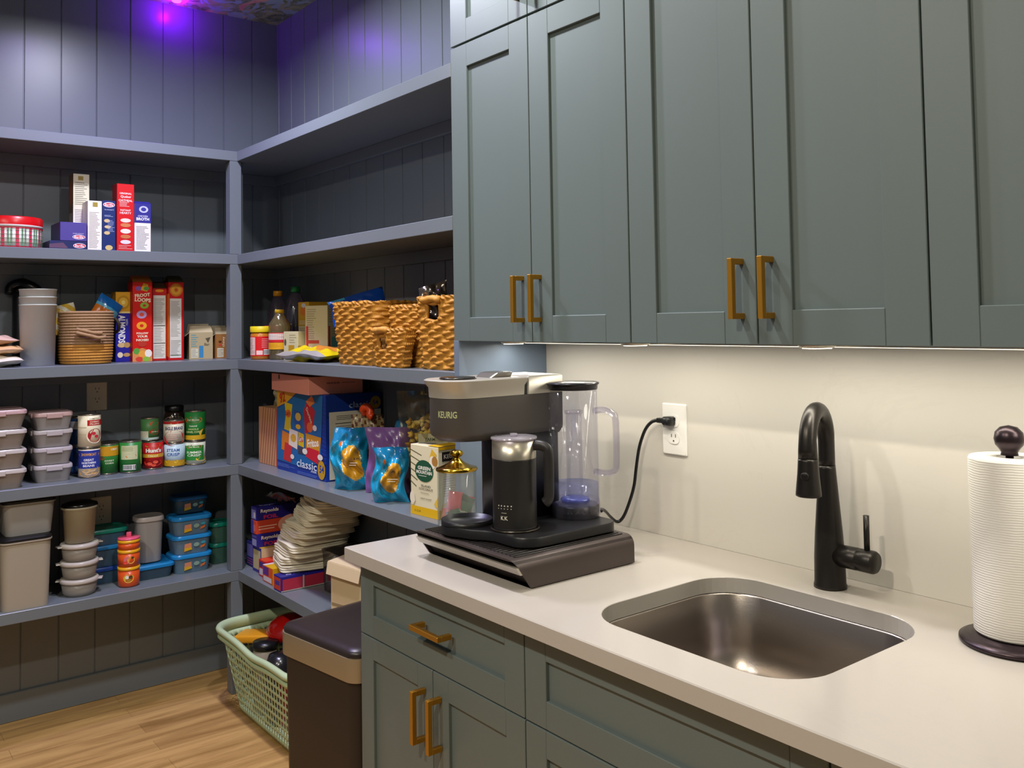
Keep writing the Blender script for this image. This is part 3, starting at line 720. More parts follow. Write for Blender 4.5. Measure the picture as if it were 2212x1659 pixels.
b.tube(smooth_path([(.040, 0, .178), (.058, 0, .180), (.074, 0, .174), (.079, 0, .158), (.079, 0, .085), (.077, 0, .066), (.070, 0, .058)], 6), .0092, M('232221', .4), 12, T=T, flat=1.25); b.build('handle', t)
b = MB(); b.lathe([(.049, .0002), (.0545, .0002), (.0545, .0035), (.049, .0035)], M('454038', .25, .8), 40, cap0=False, cap1=False); b.build('foot_ring', t)
# ================================================================== goods on the shelves
LR = PI / 2          # things on the left run face +X
def carton(name, label, cat, loc, w, d, h, base, front=(), left=(), right=(), top=(), rotz=LR, group=None, bev=.0012, rough=.42, flaps=None, parent=None, tilt=None):
    """printed box; origin at base centre, front towards local -Y"""
    b = MB(); m = M(base, rough)
    b.box(-w / 2, w / 2, -d / 2, d / 2, 0, h, m, bev)
    b.dec(Fr((-w / 2, -d / 2, 0), (1, 0, 0), (0, 0, 1), w, h), front)
    b.dec(Fr((-w / 2, d / 2, 0), (0, -1, 0), (0, 0, 1), d, h), left)
    b.dec(Fr((w / 2, -d / 2, 0), (0, 1, 0), (0, 0, 1), d, h), right)
    b.dec(Fr((-w / 2, -d / 2, h), (1, 0, 0), (0, 1, 0), w, d), top)
    o = b.build(name, None, loc, rotz); tag(o, label, cat, group)
    if flaps:
        f = MB(); fm = M(flaps, .6)
        f.loft([[(-w / 2, -d / 2, h + .0005), (w / 2, -d / 2, h + .0005), (w / 2 - .004, -.004, h + .022), (-w / 2 + .004, -.004, h + .022)], [(-w / 2, -d / 2, h + .0015), (w / 2, -d / 2, h + .0015), (w / 2 - .004, -.003, h + .023), (-w / 2 + .004, -.003, h + .023)]], fm, smooth=False)
        f.loft([[(-w / 2, d / 2, h + .0005), (w / 2, d / 2, h + .0005), (w / 2 - .004, .004, h + .026), (-w / 2 + .004, .004, h + .026)], [(-w / 2, d / 2, h + .0015), (w / 2, d / 2, h + .0015), (w / 2 - .004, .003, h + .027), (-w / 2 + .004, .003, h + .027)]], fm, smooth=False)
        f.build('lid_flaps', o)
    return o
def at(Xf, y0, y1, d, z):
    """centre of a box on the left run whose front is at Xf"""
    return (Xf - d / 2, (y0 + y1) / 2, z)
Z2, Z3, Z4, Z5 = [z + .0004 for z in SZ[1:]]
W_ = 'ece8dd'; txtc = '6d6a66'
# ---------------- second shelf from the top (left run)
t = thing('biscuit_tin', 'round biscuit tin with red lid and plaid side, left of the cartons', 'tin', (.175, -1.092, Z2), LR)
b = MB(); b.lathe([(.001, 0), (.100, 0), (.100, .074), (.001, .074)], M('e6e2d4', .35), 56)
fr = Cy(.1002, .002, .073, span=2 * PI)
its = [('r', 0, 0, 1, .06, 'a2152c')]
for i in range(14):
    u = i / 14; its += [('r', u, .06, u + .016, .98, 'b8324a'), ('r', u + .030, .06, u + .038, .98, '5e8a6a'), ('r', u + .046, .06, u + .054, .98, '5e8a6a')]
for v in (.22, .42, .62, .82): its += [('r', 0, v, 1, v + .025, '5f6b4a')]
its += [('r', 0, .95, 1, 1.0, 'b01a30')]
b.dec(fr, its); b.build('tin_body', t)
b = MB(); b.lathe([(.001, .0745), (.1035, .0745), (.1035, .082), (.1035, .108), (.100, .112), (.001, .1125)], [M('dcd3cf', .35), M('e8e4e0', .35), M('c20a12', .3), M('c20a12', .3), M('c20a12', .3)], 56); b.build('lid', t)
carton('lasagne_box', 'small purple pasta box lying on top of the flat dark blue one', 'box', at(.265, -.948, -.858, .15, Z2 + .032), .090, .15, .068, '4a3f86', front=[('e', .70, .22, .24, .12, 'd8dce8'), ('e', .70, .22, .22, .09, 'c23040'), ('t', 'Barilla', .70, .22, .34, 'f0ecec'), ('t', 'OVEN-READY', .68, .40, .42, 'b9b6d8')], left=[('r', 0, 0, 1, 1, '3a3270')])
carton('lasagne_box', 'flat dark blue pasta box under the small purple box', 'box', at(.266, -.984, -.857, .16, Z2), .125, .16, .031, '1c2552', front=[('e', .80, .48, .17, .30, 'd8dce8'), ('e', .80, .48, .155, .24, 'b82838'), ('t', 'Barilla', .80, .48, .24, 'f0ecec'), ('p', [(.0, .15), (.5, .15), (.36, .8), (.0, .6)], '5a3f58')])
carton('snack_box', 'tallest white box with brown side, standing behind the purple pasta box', 'box', at(.165, -.884, -.826, .07, Z2), .056, .07, .296, 'e2dcca', front=[('l', .1, .05, .9, .55, 24, '8a867c'), ('l', .1, .60, .9, .90, 12, '8a867c'), ('r', .3, .92, .62, .97, 'a08a38')], left=[('r', 0, 0, 1, 1, '5b4a2c'), ('e', .5, .75, .4, .16, '8c4a20'), ('r', .1, .1, .9, .5, '8a8468')], right=[('r', 0, 0, 1, 1, 'd6d0bc')])
carton('pasta_box', 'shorter white box between the tall white box and the dark blue box', 'box', at(.245, -.851, -.801, .08, Z2), .049, .08, .187, 'e6e1d2', front=[('l', .1, .05, .9, .78, 26, '87837a'), ('r', .35, .88, .7, .97, '9a8634')])
carton('spaghetti_box', 'dark blue pasta box with oval emblem beside the red box', 'box', at(.25, -.801, -.754, .08, Z2), .047, .08, .190, '152a62', front=[('e', .5, .92, .44, .05, 'e8e8ee'), ('e', .5, .92, .40, .036, 'c0283c'), ('t', 'Barilla', .5, .92, .62, 'f2eeee'), ('t', 'The SPAGHETTI', .5, .82, .7, 'c8d0e8'), ('l', .15, .68, .9, .72, 2, 'a8b4d4'), ('e', .35, .60, .22, .035, 'c9b27c'), ('e', .4, .48, .24, .03, 'd0b880'), ('e', .35, .36, .22, .035, 'c9b27c'), ('l', .4, .38, .95, .62, 9, '9aa8cc'), ('e', .5, .07, .28, .05, 'c8b070')], group=None)
carton('cereal_box', 'tall red box with white print between the blue box and the carton', 'box', at(.262, -.753, -.690, .06, Z2), .062, .06, .256, 'c80f18', front=[('t', 'ORIGINAL', .5, .86, .7, 'f4e8e0'), ('t', 'Quaker', .52, .81, .62, 'f4e8e0'), ('t', 'OATMEAL', .5, .755, .8, 'f4e8e0'), ('l', .15, .66, .8, .74, 4, 'e8c0b8'), ('t', 'INSTANT', .5, .61, .6, 'f4e8e0'), ('t', 'HEARTY', .5, .57, .66, 'f4e8e0'), ('e', .5, .46, .3, .03, 'e8d0c0'), ('e', .5, .39, .3, .03, 'c87848'), ('e', .5, .30, .3, .035, 'e8d8c8'), ('e', .5, .22, .3, .03, 'c07040'), ('e', .5, .14, .3, .03, 'd8d0d8'), ('l', .1, .03, .9, .10, 3, 'e8a8a0')], left=[('r', 0, 0, 1, 1, '8e0a12')])
t = carton('broth_carton', 'white and purple carton of broth, rightmost of the upper cartons', 'carton', at(.262, -.690, -.628, .06, Z2), .060, .06, .186, 'e4e1d8', front=[('r', 0, .60, 1, 1, '2c2a80'), ('e', .55, .88, .28, .07, 'b8bce0'), ('e', .55, .88, .16, .04, '35338a'), ('t', 'CHICKEN', .5, .74, .6, 'e0e0f0'), ('t', 'BROTH', .5, .68, .78, 'f0f0f8', 0, .03), ('l', .1, .05, .88, .54, 17, '8c8c90')], right=[('r', 0, .60, 1, 1, '262470')], left=[('r', 0, .60, 1, 1, '262470')])
b = MB(); b.loft([[(-.03, -.03, .1863), (.03, -.03, .1863), (.03, .03, .1863), (-.03, .03, .1863)], [(-.03, -.006, .196), (.03, -.006, .196), (.03, .006, .196), (-.03, .006, .196)]], M('2c2a80', .4), smooth=False); b.build('folded_top', t)

# ---------------- third shelf (left run)
def bag(name, label, cat, loc, w, h, t_, m, mf=None, rot=(0, 0, 0), rotz=0, wr=.15, seed=1, group=None, p=2.2, crimp=.04, n=26):
    b = MB(); b.pillow(w, h, t_, m, mf, wr, seed, n, n, p=p, crimp=crimp)
    o = b.build(name, None, loc, rot=rot if any(rot) else (0, 0, rotz)); return tag(o, label, cat, group)
def flat_bag(name, label, loc, w, d, hh, m, seed, rotz=0, mf=None, wr=.25, group=None, p=3.2):
    """bag lying flat: pillow turned face up"""
    b = MB(); T = Matrix.Translation((0, -d / 2, hh / 2)) @ Matrix.Rotation(R(-90), 4, 'X')
    b.pillow(w, d, hh, m, mf, wr, seed, 28, 22, T=T, p=p, crimp=.02)
    return tag(b.build(name, None, loc, rotz), label, 'bag', group)
g_ = 'plump bags stacked at the left end of the shelf'
flat_bag('rice_bag', 'plump clear bag with pale contents, lowest of the three stacked bags', (.20, -1.163, Z3 + .002), .20, .150, .040, M('ddd6c8', .3, coat=.6), 3, LR, group=g_)
flat_bag('sugar_bag', 'tan bag in the middle of the three stacked bags', (.20, -1.160, Z3 + .043), .20, .145, .036, M('d2a878', .3, coat=.6), 5, LR, group=g_)
flat_bag('grain_bag', 'pinkish bag on top of the three stacked bags', (.20, -1.172, Z3 + .080), .19, .140, .032, M('cbab98', .35, coat=.3), 8, LR, group=g_)
frost = M('eef2f5', .35, alpha=.72)
def tumbler(label, loc, z, r0, r1, h, grp, name='storage_tub'):
    t = thing(name, label, 'container', (loc[0], loc[1], z), 0, grp)
    b = MB(); b.lathe([(.001, 0), (r0, 0), (r1, h), (r1 + .0015, h), (r1 + .0015, h - .004), (r1 - .0015, h - .004), (r0 - .0015, .002), (.001, .002)], frost, 44); b.build('tub_body', t)
    return t
gp = 'nested frosted plastic canisters'
tumbler('frosted plastic canister, lowest of the nested stack beside the rope basket', (.17, -1.001), Z3, .056, .0615, .222, gp)
tumbler('frosted plastic canister, middle of the nested stack beside the rope basket', (.17, -1.001), Z3 + .028, .0535, .0615, .222, gp)
tumbler('frosted plastic canister, topmost of the nested stack beside the rope basket', (.17, -1.001), Z3 + .056, .051, .0615, .222, gp)
b = MB(); b.lathe([(.001, 0), (.030, 0), (.032, .010), (.032, .262), (.026, .272), (.001, .274)], M('101012', .35), 28)
b.tube(smooth_path([(-.02, -.035, .266), (-.025, -.03, .292), (-.01, .0, .305), (.01, .022, .296), (.018, .045, .280), (.01, .055, .262)], 5), .019, M('0a0a0b', .28), 14)
tag(b.build('thermos_flask', None, (.058, -1.035, Z3)), 'shiny black flask poking up behind the frosted canisters', 'flask')
# rope basket: coiled rope, brown above tan
def coil_basket(name, label, loc, w, d, h, r, rows, cols, rotz, flare=.06, group=None):
    t = thing(name, label, 'basket', loc, rotz, group); n = 150; nz = rows * 7
    base = rr(1, 1, .42, 8)
    import bisect
    P = [Vector((x * (w), y * (d))) for x, y in rr(1, 1, .42, 10)]
    per = [0]
    for i in range(len(P)): per.append(per[-1] + (P[(i + 1) % len(P)] - P[i]).length)
    def pt(u):
        s_ = (u % 1) * per[-1]; i = min(bisect.bisect_right(per, s_) - 1, len(P) - 1); f = (s_ - per[i]) / (per[i + 1] - per[i]); q = P[i].lerp(P[(i + 1) % len(P)], f); return q
    def fn(u, v):
        q = pt(u); row = v * rows; ph = row % 1; bulge = abs(math.sin(PI * ph)) ** .6
        tw = .12 * math.sin(2 * PI * (u * 90 + ph * .9))
        off = r * (bulge * (.8 + tw)); s_ = 1 - flare * (1 - v) ** 1.6 - .07 * max(0, 1 - v * 6) ** 2
        nrm = q.normalized(); return (q.x * s_ + nrm.x * off, q.y * s_ + nrm.y * off, v * h)
    b = MB(); b.grid(fn, n, nz, None, lambda u, v: cols[0] if v * rows > cols[2] else cols[1], wrap=True)
    b.grid(lambda u, v: tuple(c * (.95 if k < 2 else 1) for k, c in enumerate(fn(u, 1 - v * .97))), n, 14, cols[0], wrap=True)
    q = [pt(i / n) for i in range(n)]; b.add([(p.x * .9, p.y * .9, .004) for p in q] + [(0, 0, .004)], [(i, (i + 1) % n, n) for i in range(n)], cols[1]); b.build('basket_body', t)
    return t
rope1 = M('9a7a58', .8, noise=.25, scale=90); rope2 = M('c0873a', .75, noise=.2, scale=60)
t = coil_basket('rope_basket', 'coiled rope basket, brown above and tan below, holding snack bags', (.165, -.838, Z3), .180, .195, .196, .006, 19, (rope1, rope2, 7), LR)
b = MB(); b.tube(smooth_path([(-.055, -.108, .118), (-.045, -.113, .114), (-.015, -.119, .106), (.012, -.121, .098), (.03, -.117, .098), (.042, -.110, .100)], 6), .0065, rope1, 10); b.tube(smooth_path([(-.055, -.106, .130), (-.03, -.113, .124), (0, -.117, .116), (.03, -.112, .114)], 6), .0065, rope1, 10); b.build('side_handle', t)
b = MB(); b.tube(smooth_path([(.098, -.02, .17), (.109, -.03, .150), (.112, -.02, .125), (.106, 0, .115)], 5), .006, M('2a2018', .7), 10); b.build('rope_loop', t)
def stripes(c1, c2, c3):
    a, b_, c_ = M(c1, .28), M(c2, .28), M(c3, .28)
    return lambda u, v, f: a if v < .42 else (c_ if (v < .52 or .25 < u < .5) else b_)
bag('snack_bag', 'yellow and white snack packet sticking out of the rope basket', 'bag', (.160, -.895, Z3 + .120), .09, .105, .03, M('c8b060', .3), lambda u, v, f: M('c9a43c', .28) if (u + v) % .5 < .25 else M('d6d0b8', .28), rot=(R(-8), R(-14), LR), seed=4)
bag('snack_bag', 'blue and orange snack packet sticking out of the rope basket', 'bag', (.165, -.820, Z3 + .115), .095, .155, .035, M('c86a1c', .25), lambda u, v, f: M('c96c1a', .25, coat=.6) if v < .70 and u < .75 else (M('1463b0', .25, coat=.6) if v > .78 else M('58a8c8', .25, coat=.6)), rot=(R(-10), R(34), LR), seed=6)
carton('granola_box', 'narrow gold and purple almond cereal box beside the rope basket', 'box', at(.13, -.722, -.666, .06, Z3), .057, .06, .272, '25209a', front=[('r', 0, .70, 1, 1, 'd49a1c'), ('e', .5, .85, .42, .10, 'b8860f'), ('e', .5, .85, .30, .07, 'dcae3c'), ('e', .5, .85, .12, .03, 'f2d878'), ('r', 0, .695, 1, .72, 'f0d890'), ('t', 'ALMONDS', .40, .47, .40, 'f4f2fa', -90, .035, .46), ('t', 'WITH', .72, .57, .09, 'd8d8f0', -90, .01, .14), ('e', .38, .24, .26, .035, 'd8b888'), ('e', .74, .24, .2, .04, 'c09860'), ('e', .3, .10, .18, .04, 'f0dcc0'), ('e', .72, .10, .22, .028, 'c49a68')], left=[('r', 0, 0, 1, 1, '1a1670'), ('r', 0, .7, 1, 1, 'a8780f')])
carton('fruit_cereal_box', 'red fruity cereal box with coloured rings, widest of the cereal boxes', 'box', at(.16, -.668, -.594, .065, Z3), .074, .065, .310, 'd01a12', front=[('p', [(.55, .99), (.8, .97), (.75, .88), (.4, .90)], 'd8a020'), ('e', .3, .92, .14, .03, '7a50a0'), ('e', .7, .92, .14, .025, '50903c'), ('t', 'FROOT', .5, .835, .78, 'f2e8c8', 6, .04, .045), ('t', 'LOOPS', .52, .775, .82, 'f2e8c8', -4, .04, .05), ('e', .6, .705, .22, .04, '8cb83c'), ('e', .6, .705, .08, .015, 'd0281a'), ('e', .46, .59, .26, .05, 'b89ad0'), ('e', .46, .59, .12, .024, 'd85040'), ('e', .46, .45, .26, .05, 'e8a028'), ('e', .46, .45, .10, .02, 'd0281a'), ('t', 'FOLLOW', .5, .355, .6, 'f8ecd8', 0, .03, .026), ('t', 'YOUR', .5, .315, .55, 'f8ecd8', 0, .03, .03), ('t', 'NOSE!', .5, .270, .62, 'f8ecd8', 0, .03, .03), ('e', .5, .22, .22, .035, 'b8382c'), ('p', [(0, .13), (.5, .17), (1, .12), (1, 0), (0, 0)], 'd88c50'), ('e', .2, .13, .16, .04, '5aa040'), ('e', .5, .09, .2, .05, 'e8a040'), ('e', .8, .10, .18, .05, 'f0e8e0'), ('e', .35, .03, .2, .03, 'd04030'), ('e', .7, .03, .2, .03, '8cb840')], right=[('r', 0, 0, 1, 1, 'b01410'), ('r', 0, .7, .5, 1, 'b8901c')], left=[('r', 0, 0, 1, 1, '9a100c')], flaps='a05a20')
nut = lambda c: [('r', .08, .03, .92, .90, 'dedad4'), ('l', .13, .05, .87, .22, 11, '7d7a78'), ('l', .13, .26, .87, .46, 13, '7d7a78'), ('l', .13, .50, .87, .86, 22, '7d7a78'), ('r', .1, .235, .9, .245, '2c2828'), ('r', .1, .475, .9, .485, '2c2828')]
carton('cereal_box', 'cereal box showing its white nutrition side, between the two red ones', 'box', at(.14, -.588, -.532, .065, Z3), .056, .065, .288, 'c01c20', front=nut(0) + [('r', 0, .93, 1, 1, 'c22018'), ('e', .5, .965, .3, .02, 'e08a20')], left=[('r', 0, 0, 1, 1, '8e1214')], flaps='4a3a28')
carton('cereal_box', 'tall red cereal box with a round gold picture, rightmost cereal box', 'box', at(.155, -.530, -.469, .065, Z3), .061, .065, .312, 'c4161c', front=[('r', .10, .03, .84, .79, 'dedad4'), ('l', .15, .05, .80, .26, 12, '7d7a78'), ('l', .15, .30, .80, .76, 26, '7d7a78'), ('r', .12, .06, .82, .068, '3a6040'), ('e', .5, .90, .42, .085, 'c8781c'), ('e', .5, .90, .32, .062, 'd89a30'), ('e', .5, .90, .14, .028, 'b8701c'), ('e', .5, .90, .05, .012, 'c22018'), ('r', 0, .04, .05, .85, 'd87018')], left=[('r', 0, 0, 1, 1, 'a01216'), ('r', .6, .05, 1, .85, 'cc7a1a')], flaps='3a3a20')
def open_box(label, loc, w, d, h, base, rotz, items, seed):
    t = thing('opened_snack_box', label, 'box', loc, rotz, 'opened snack bar boxes'); b = MB(); m = M(base, .6); m2 = M('9a8468', .7)
    b.box(-w / 2, w / 2, -d / 2, -d / 2 + .002, 0, h, m); b.box(-w / 2, w / 2, d / 2 - .002, d / 2, 0, h, m); b.box(-w / 2, -w / 2 + .002, -d / 2 + .002, d / 2 - .002, 0, h, m); b.box(w / 2 - .002, w / 2, -d / 2 + .002, d / 2 - .002, 0, h, m); b.box(-w / 2 + .002, w / 2 - .002, -d / 2 + .002, d / 2 - .002, 0, .002, m2)
    b.box(-w / 2 + .004, w / 2 - .004, -d / 2 + .004, d / 2 - .004, .0022, h * .8, M('8b7a60', .6))
    b.dec(Fr((-w / 2, -d / 2, 0), (1, 0, 0), (0, 0, 1), w, h), items); b.build('box_body', t)
    f = MB(); a = .03
    def flap(p, q, out, up_):
        n_ = Vector(out); v1 = Vector(p); v2 = Vector(q); e = n_ * a + Vector((0, 0, up_))
        th = Vector((0, 0, .0015)); L = [v1, v2, v2 + e - (v2 - v1) * .06, v1 + e + (v2 - v1) * .06]
        f.loft([[tuple(x) for x in L], [tuple(x + th) for x in L]], M('c4b496', .6), smooth=False)
    flap((-w / 2, -d / 2, h), (w / 2, -d / 2, h), (0, .9, 0), .026); flap((w / 2, d / 2, h), (-w / 2, d / 2, h), (0, -.35, 0), .034); flap((-w / 2, d / 2, h), (-w / 2, -d / 2, h), (-.5, 0, 0), -.014)
    f.build('open_flaps', t); return t
open_box('opened cream and blue snack box left of the brown one', (.085, -.382, Z3), .092, .10, .108, 'b8a684', R(78), [('l', .08, .45, .38, .95, 6, '4a9ab4'), ('r', .42, .05, .60, .50, '3c88c0'), ('r', .08, .05, .38, .40, 'd8d4c4'), ('l', .10, .08, .36, .38, 6, '8a8478'), ('p', [(.68, .78), (.9, .82), (.8, .6)], '5a5040'), ('t', 'Bar', .75, .55, .22, '5c5040')], 3)
open_box('opened brown snack box against the corner post', (.075, -.290, Z3), .066, .09, .100, 'a06a34', R(84), [('r', .12, .04, .52, .42, 'd8ccb8'), ('l', .15, .07, .5, .38, 5, '8a7c68'), ('t', 'chewy', .52, .68, .42, 'e8dcc8', 90, .01, .2), ('e', .3, .55, .1, .05, 'c04830'), ('e', .3, .68, .1, .05, '5a2c1a')], 5)

# ---------------- fourth shelf (left run): cans and lidded tubs
tin = M('9a958c', .28, .9)
def can(label, y, X, z, r, h, base, items, rot=R(74), grp=None, cat='can', name='food_can'):
    t = thing(name, label, cat, (X, y, z), rot, grp)
    b = MB(); b.lathe([(.001, .002), (r - .003, .002), (r - .002, 0), (r, .001), (r, .003), (r - .0012, .005), (r - .0012, h - .005), (r, h - .003), (r, h - .001), (r - .002, h), (r - .003, h - .0025), (.001, h - .003)], tin, 40); b.build('can_body', t)
    b = MB(); b.lathe([(r - .0008, .0055), (r - .0002, .0056), (r - .0002, h - .0056), (r - .0008, h - .0055)], M(base, .4), 40, cap0=False, cap1=False)
    b.dec(Cy(r, .0056, h - .0056, span=PI), items); b.build('paper_label', t); return t
gc = 'cans on the shelf below the wall outlet'
can('can of white beans with blue and tan label, under the cherry filling can', -.832, .20, Z4, .0375, .109, 'e8ded0', [('r', 0, .30, 1, .97, '2a3a98'), ('e', .5, .82, .34, .12, 'd8901c'), ('t', 'SHOWBOAT', .5, .82, .46, 'e8a830', 0, .02, .1), ('t', 'GREAT', .5, .62, .30, 'f0f0f8', 0, .03, .08), ('t', 'NORTHERN', .5, .51, .42, 'f0f0f8', 0, .03, .08), ('t', 'BEANS', .5, .40, .34, 'f0f0f8', 0, .03, .08), ('e', .5, .20, .36, .22, 'c49a5c'), ('e', .42, .2, .12, .06, 'd8b078'), ('e', .6, .24, .12, .05, 'd4ac74'), ('e', .5, .10, .12, .04, 'd8b078'), ('e', .66, .12, .1, .05, 'cfa56c')], grp=gc)
can('tall can with cherry picture standing on the bean can', -.832, .20, Z4 + .1094, .0395, .124, 'e6dcc4', [('r', .46, .68, 1, .86, 'b81e1e'), ('t', 'CHERRY', .68, .80, .3, 'f4e8d8', 0, .02, .05), ('t', 'FILLING', .68, .73, .3, 'f4e8d8', 0, .02, .05), ('t', 'COMSTOCK', .68, .90, .32, '5a4a30', 0, .01, .045), ('e', .68, .34, .24, .24, 'f0e4d0'), ('e', .68, .36, .21, .21, 'a81422'), ('e', .64, .42, .06, .05, 'c83040'), ('e', .72, .32, .06, .05, 'c83040'), ('r', 0, .62, .44, .64, 'c8b890'), ('r', 0, .40, .44, .41, 'c8b890')], grp=gc)
can('blue can half hidden behind the white bean can', -.846, .112, Z4, .036, .109, '1e3c78', [('r', 0, .1, 1, .3, '3a66a8')], grp=gc)
can('blue can standing on the half-hidden blue can', -.846, .112, Z4 + .1094, .036, .108, '23406f', [('r', 0, .6, 1, .9, 'c8ccd8')], grp=gc)
can('green and yellow can between the bean can and the green bean can', -.759, .172, Z4, .036, .114, '2f7a34', [('r', 0, .62, 1, .97, 'c8941c'), ('e', .55, .78, .34, .14, 'd8a424'), ('t', 'LIBBYS', .72, .86, .24, 'f0ecd8', 0, .02, .07), ('e', .30, .54, .1, .05, 'c03820'), ('t', 'SWEET', .55, .45, .3, 'dce8c8', 0, .02, .06), ('t', 'CORN', .55, .36, .26, 'dce8c8', 0, .02, .06)], grp=gc)
can('green vegetable can with pale label panel, left of the red tomato can', -.683, .190, Z4, .0395, .120, '2f8038', [('r', .20, .42, .72, .90, 'c9cfa4'), ('l', .24, .70, .66, .86, 4, '8a9460'), ('e', .52, .54, .16, .08, 'd8862c'), ('r', .2, .28, .72, .40, '226a2c'), ('b', .28, .06, .66, .24, 9, '3a4438'), ('e', .9, .5, .08, .3, '8cb850')], grp=gc)
can('green can just visible behind the pale-panelled green can', -.735, .095, Z4, .036, .112, '2c6a30', [], grp=gc)
can('red can of diced tomatoes beneath a small can', -.592, .163, Z4, .0385, .108, 'b8181a', [('e', .5, .88, .26, .06, '7a9a30'), ('t', "Hunt's", .52, .70, .50, 'f4f0e8', 0, .05, .17), ('r', 0, .42, 1, .56, 'd8a02c'), ('t', 'Diced', .5, .49, .30, 'f2e4b0', 0, .02, .09), ('e', .5, .22, .30, .14, 'd83020'), ('e', .4, .18, .08, .06, 'e85a40'), ('e', .58, .24, .08, .06, 'e85a40'), ('e', .52, .12, .08, .05, 'e04c34')], grp=gc)
can('small green and white can standing on the red tomato can', -.600, .150, Z4 + .1084, .0335, .090, '4a8048', [('r', 0, 0, .45, .42, 'd8d4bc'), ('e', .68, .78, .2, .12, 'c8602c'), ('e', .70, .38, .2, .14, 'c02818'), ('t', 'Del Monte', .7, .38, .28, 'f4e8c8'), ('r', 0, 0, 1, .1, 'b8ccc8')], grp=gc)
can('dark can just visible behind the tomato can', -.655, .075, Z4, .034, .108, '4a1a18', [], grp=gc)
can('pale blue and yellow corn can beneath the condensed milk can', -.510, .165, Z4, .0400, .094, 'bcd4e4', [('p', [(0, .36), (.5, .42), (1, .5), (1, .2), (0, .2)], '6aa040'), ('r', 0, .0, 1, .26, 'c89a20'), ('t', 'STEAM', .45, .74, .40, '4c6cb0', 0, .02, .14), ('t', 'CRISP', .45, .54, .40, '4c6cb0', 0, .02, .14), ('e', .4, .22, .2, .09, 'e8bc30'), ('e', .65, .18, .16, .08, 'e8c040')], grp=gc)
can('white and red condensed milk can, under the dark jar', -.512, .165, Z4 + .0944, .0395, .090, 'e2dccb', [('r', 0, .88, 1, 1, 'b41c20'), ('e', .5, .92, .12, .05, 'c8902c'), ('t', 'EAGLE BRAND', .5, .66, .60, '2c3868', 0, .03, .16), ('e', .5, .18, .34, .38, 'c01a24'), ('l', .3, .1, .7, .42, 4, 'e8c0b8')], grp=gc)
can('green and white corn can, lower right of the row', -.428, .165, Z4, .0400, .094, 'd8dccb', [('r', .12, .16, .78, .86, '2c8a38'), ('e', .45, .80, .26, .13, 'c8a020'), ('e', .45, .80, .23, .10, 'b82818'), ('t', 'Del Monte', .45, .80, .32, 'f4e8c8'), ('t', 'SUMMER', .45, .54, .50, 'f0f4e0', 0, .02, .11), ('t', 'CRISP', .45, .40, .44, 'f0f4e0', 0, .02, .11), ('e', .5, .12, .5, .16, 'd8ac28'), ('e', .7, .22, .2, .12, 'e4c040')], grp=gc)
can('green and yellow corn can standing on the lower right can', -.426, .160, Z4 + .0944, .0400, .120, '25803a', [('e', .42, .72, .30, .13, 'c8a020'), ('e', .42, .72, .27, .105, 'b42818'), ('t', 'Del Monte', .42, .72, .38, 'f4e8c8'), ('t', 'Natural', .42, .50, .24, 'e8f0d8', 0, .02, .06), ('t', 'WHOLE', .42, .38, .34, 'c8d890', 0, .02, .06), ('t', 'KERNEL CORN', .42, .28, .5, 'c8d890', 0, .02, .07), ('r', 0, 0, 1, .16, 'd0a424'), ('e', .8, .24, .2, .14, 'dcb030')], grp=gc)
t = thing('jam_jar', 'dark-lidded glass jar with tan label on top of the cans behind', 'jar', (.090, -.487, Z4), R(72))
# the jar stands on two more cans hidden behind; those are built as one visible support can below it
t.location.z = Z4 + .098
b = MB(); b.lathe([(.001, 0), (.040, 0), (.043, .006), (.043, .085), (.036, .108), (.033, .112), (.001, .112)], M('20140f', .12, coat=.8), 40); b.build('glass_jar', t)
b = MB(); b.lathe([(.001, .1122), (.036, .1122), (.037, .115), (.037, .132), (.034, .135), (.001, .1355)], M('0e0f10', .35, .2), 36); b.build('lid', t)
b = MB(); b.dec(Cy(.0433, .008, .098, span=R(170)), [('r', .1, 0, .9, .6, 'a99678'), ('e', .5, .62, .38, .36, 'a99678'), ('l', .3, .3, .7, .62, 4, '6a5a44')]); b.build('paper_label', t)
can('plain can behind the condensed milk can, carrying the dark jar', -.487, .090, Z4, .036, .0975, '3a3c40', [], grp=gc)

# lidded food tubs
def clip_tub(label, loc, w, d, h, group, lid, body, rotz=0, clip=None, r=.022, taper=.82):
    t = thing('food_tub', label, 'container', loc, rotz, group)
    b = MB(); b.rlof([(w * taper, d * taper, r * .8, 0), (w * .98, d * .98, r, h - .012), (w * .98 - .003, d * .98 - .003, r, h - .012), (w * taper - .003, d * taper - .003, r * .8, .002)], body, 5); smooth_by_angle(b.build('tub_body', t), 40)
    b = MB(); b.rlof([(w * .96, d * .96, r, h - .016), (w, d, r, h - .014), (w, d, r, h - .004), (w * .97, d * .97, r, h), (w * .86, d * .86, r * .8, h - .002)], lid, 5)
    b.box(-.026, .026, -d / 2 - .004, -d / 2 + .001, h - .020, h - .004, lid, .001); b.box(-.026, .026, d / 2 - .001, d / 2 + .004, h - .020, h - .004, lid, .001)
    b.box(-w / 2 - .004, -w / 2 + .001, -.026, .026, h - .020, h - .004, lid, .001); b.box(w / 2 - .001, w / 2 + .004, -.026, .026, h - .020, h - .004, lid, .001)
    smooth_by_angle(b.build('clip_lid', t), 40); return t
tb = M('b7b3b4', .3, alpha=.42); tl = M('c4bcc0', .25, alpha=.75); tpink = M('c0a0a0', .3, alpha=.85)
gt = 'clear clip-lid tubs stacked left of the cans'
nm = ['lowest', 'second from the bottom', 'third from the bottom', 'topmost']
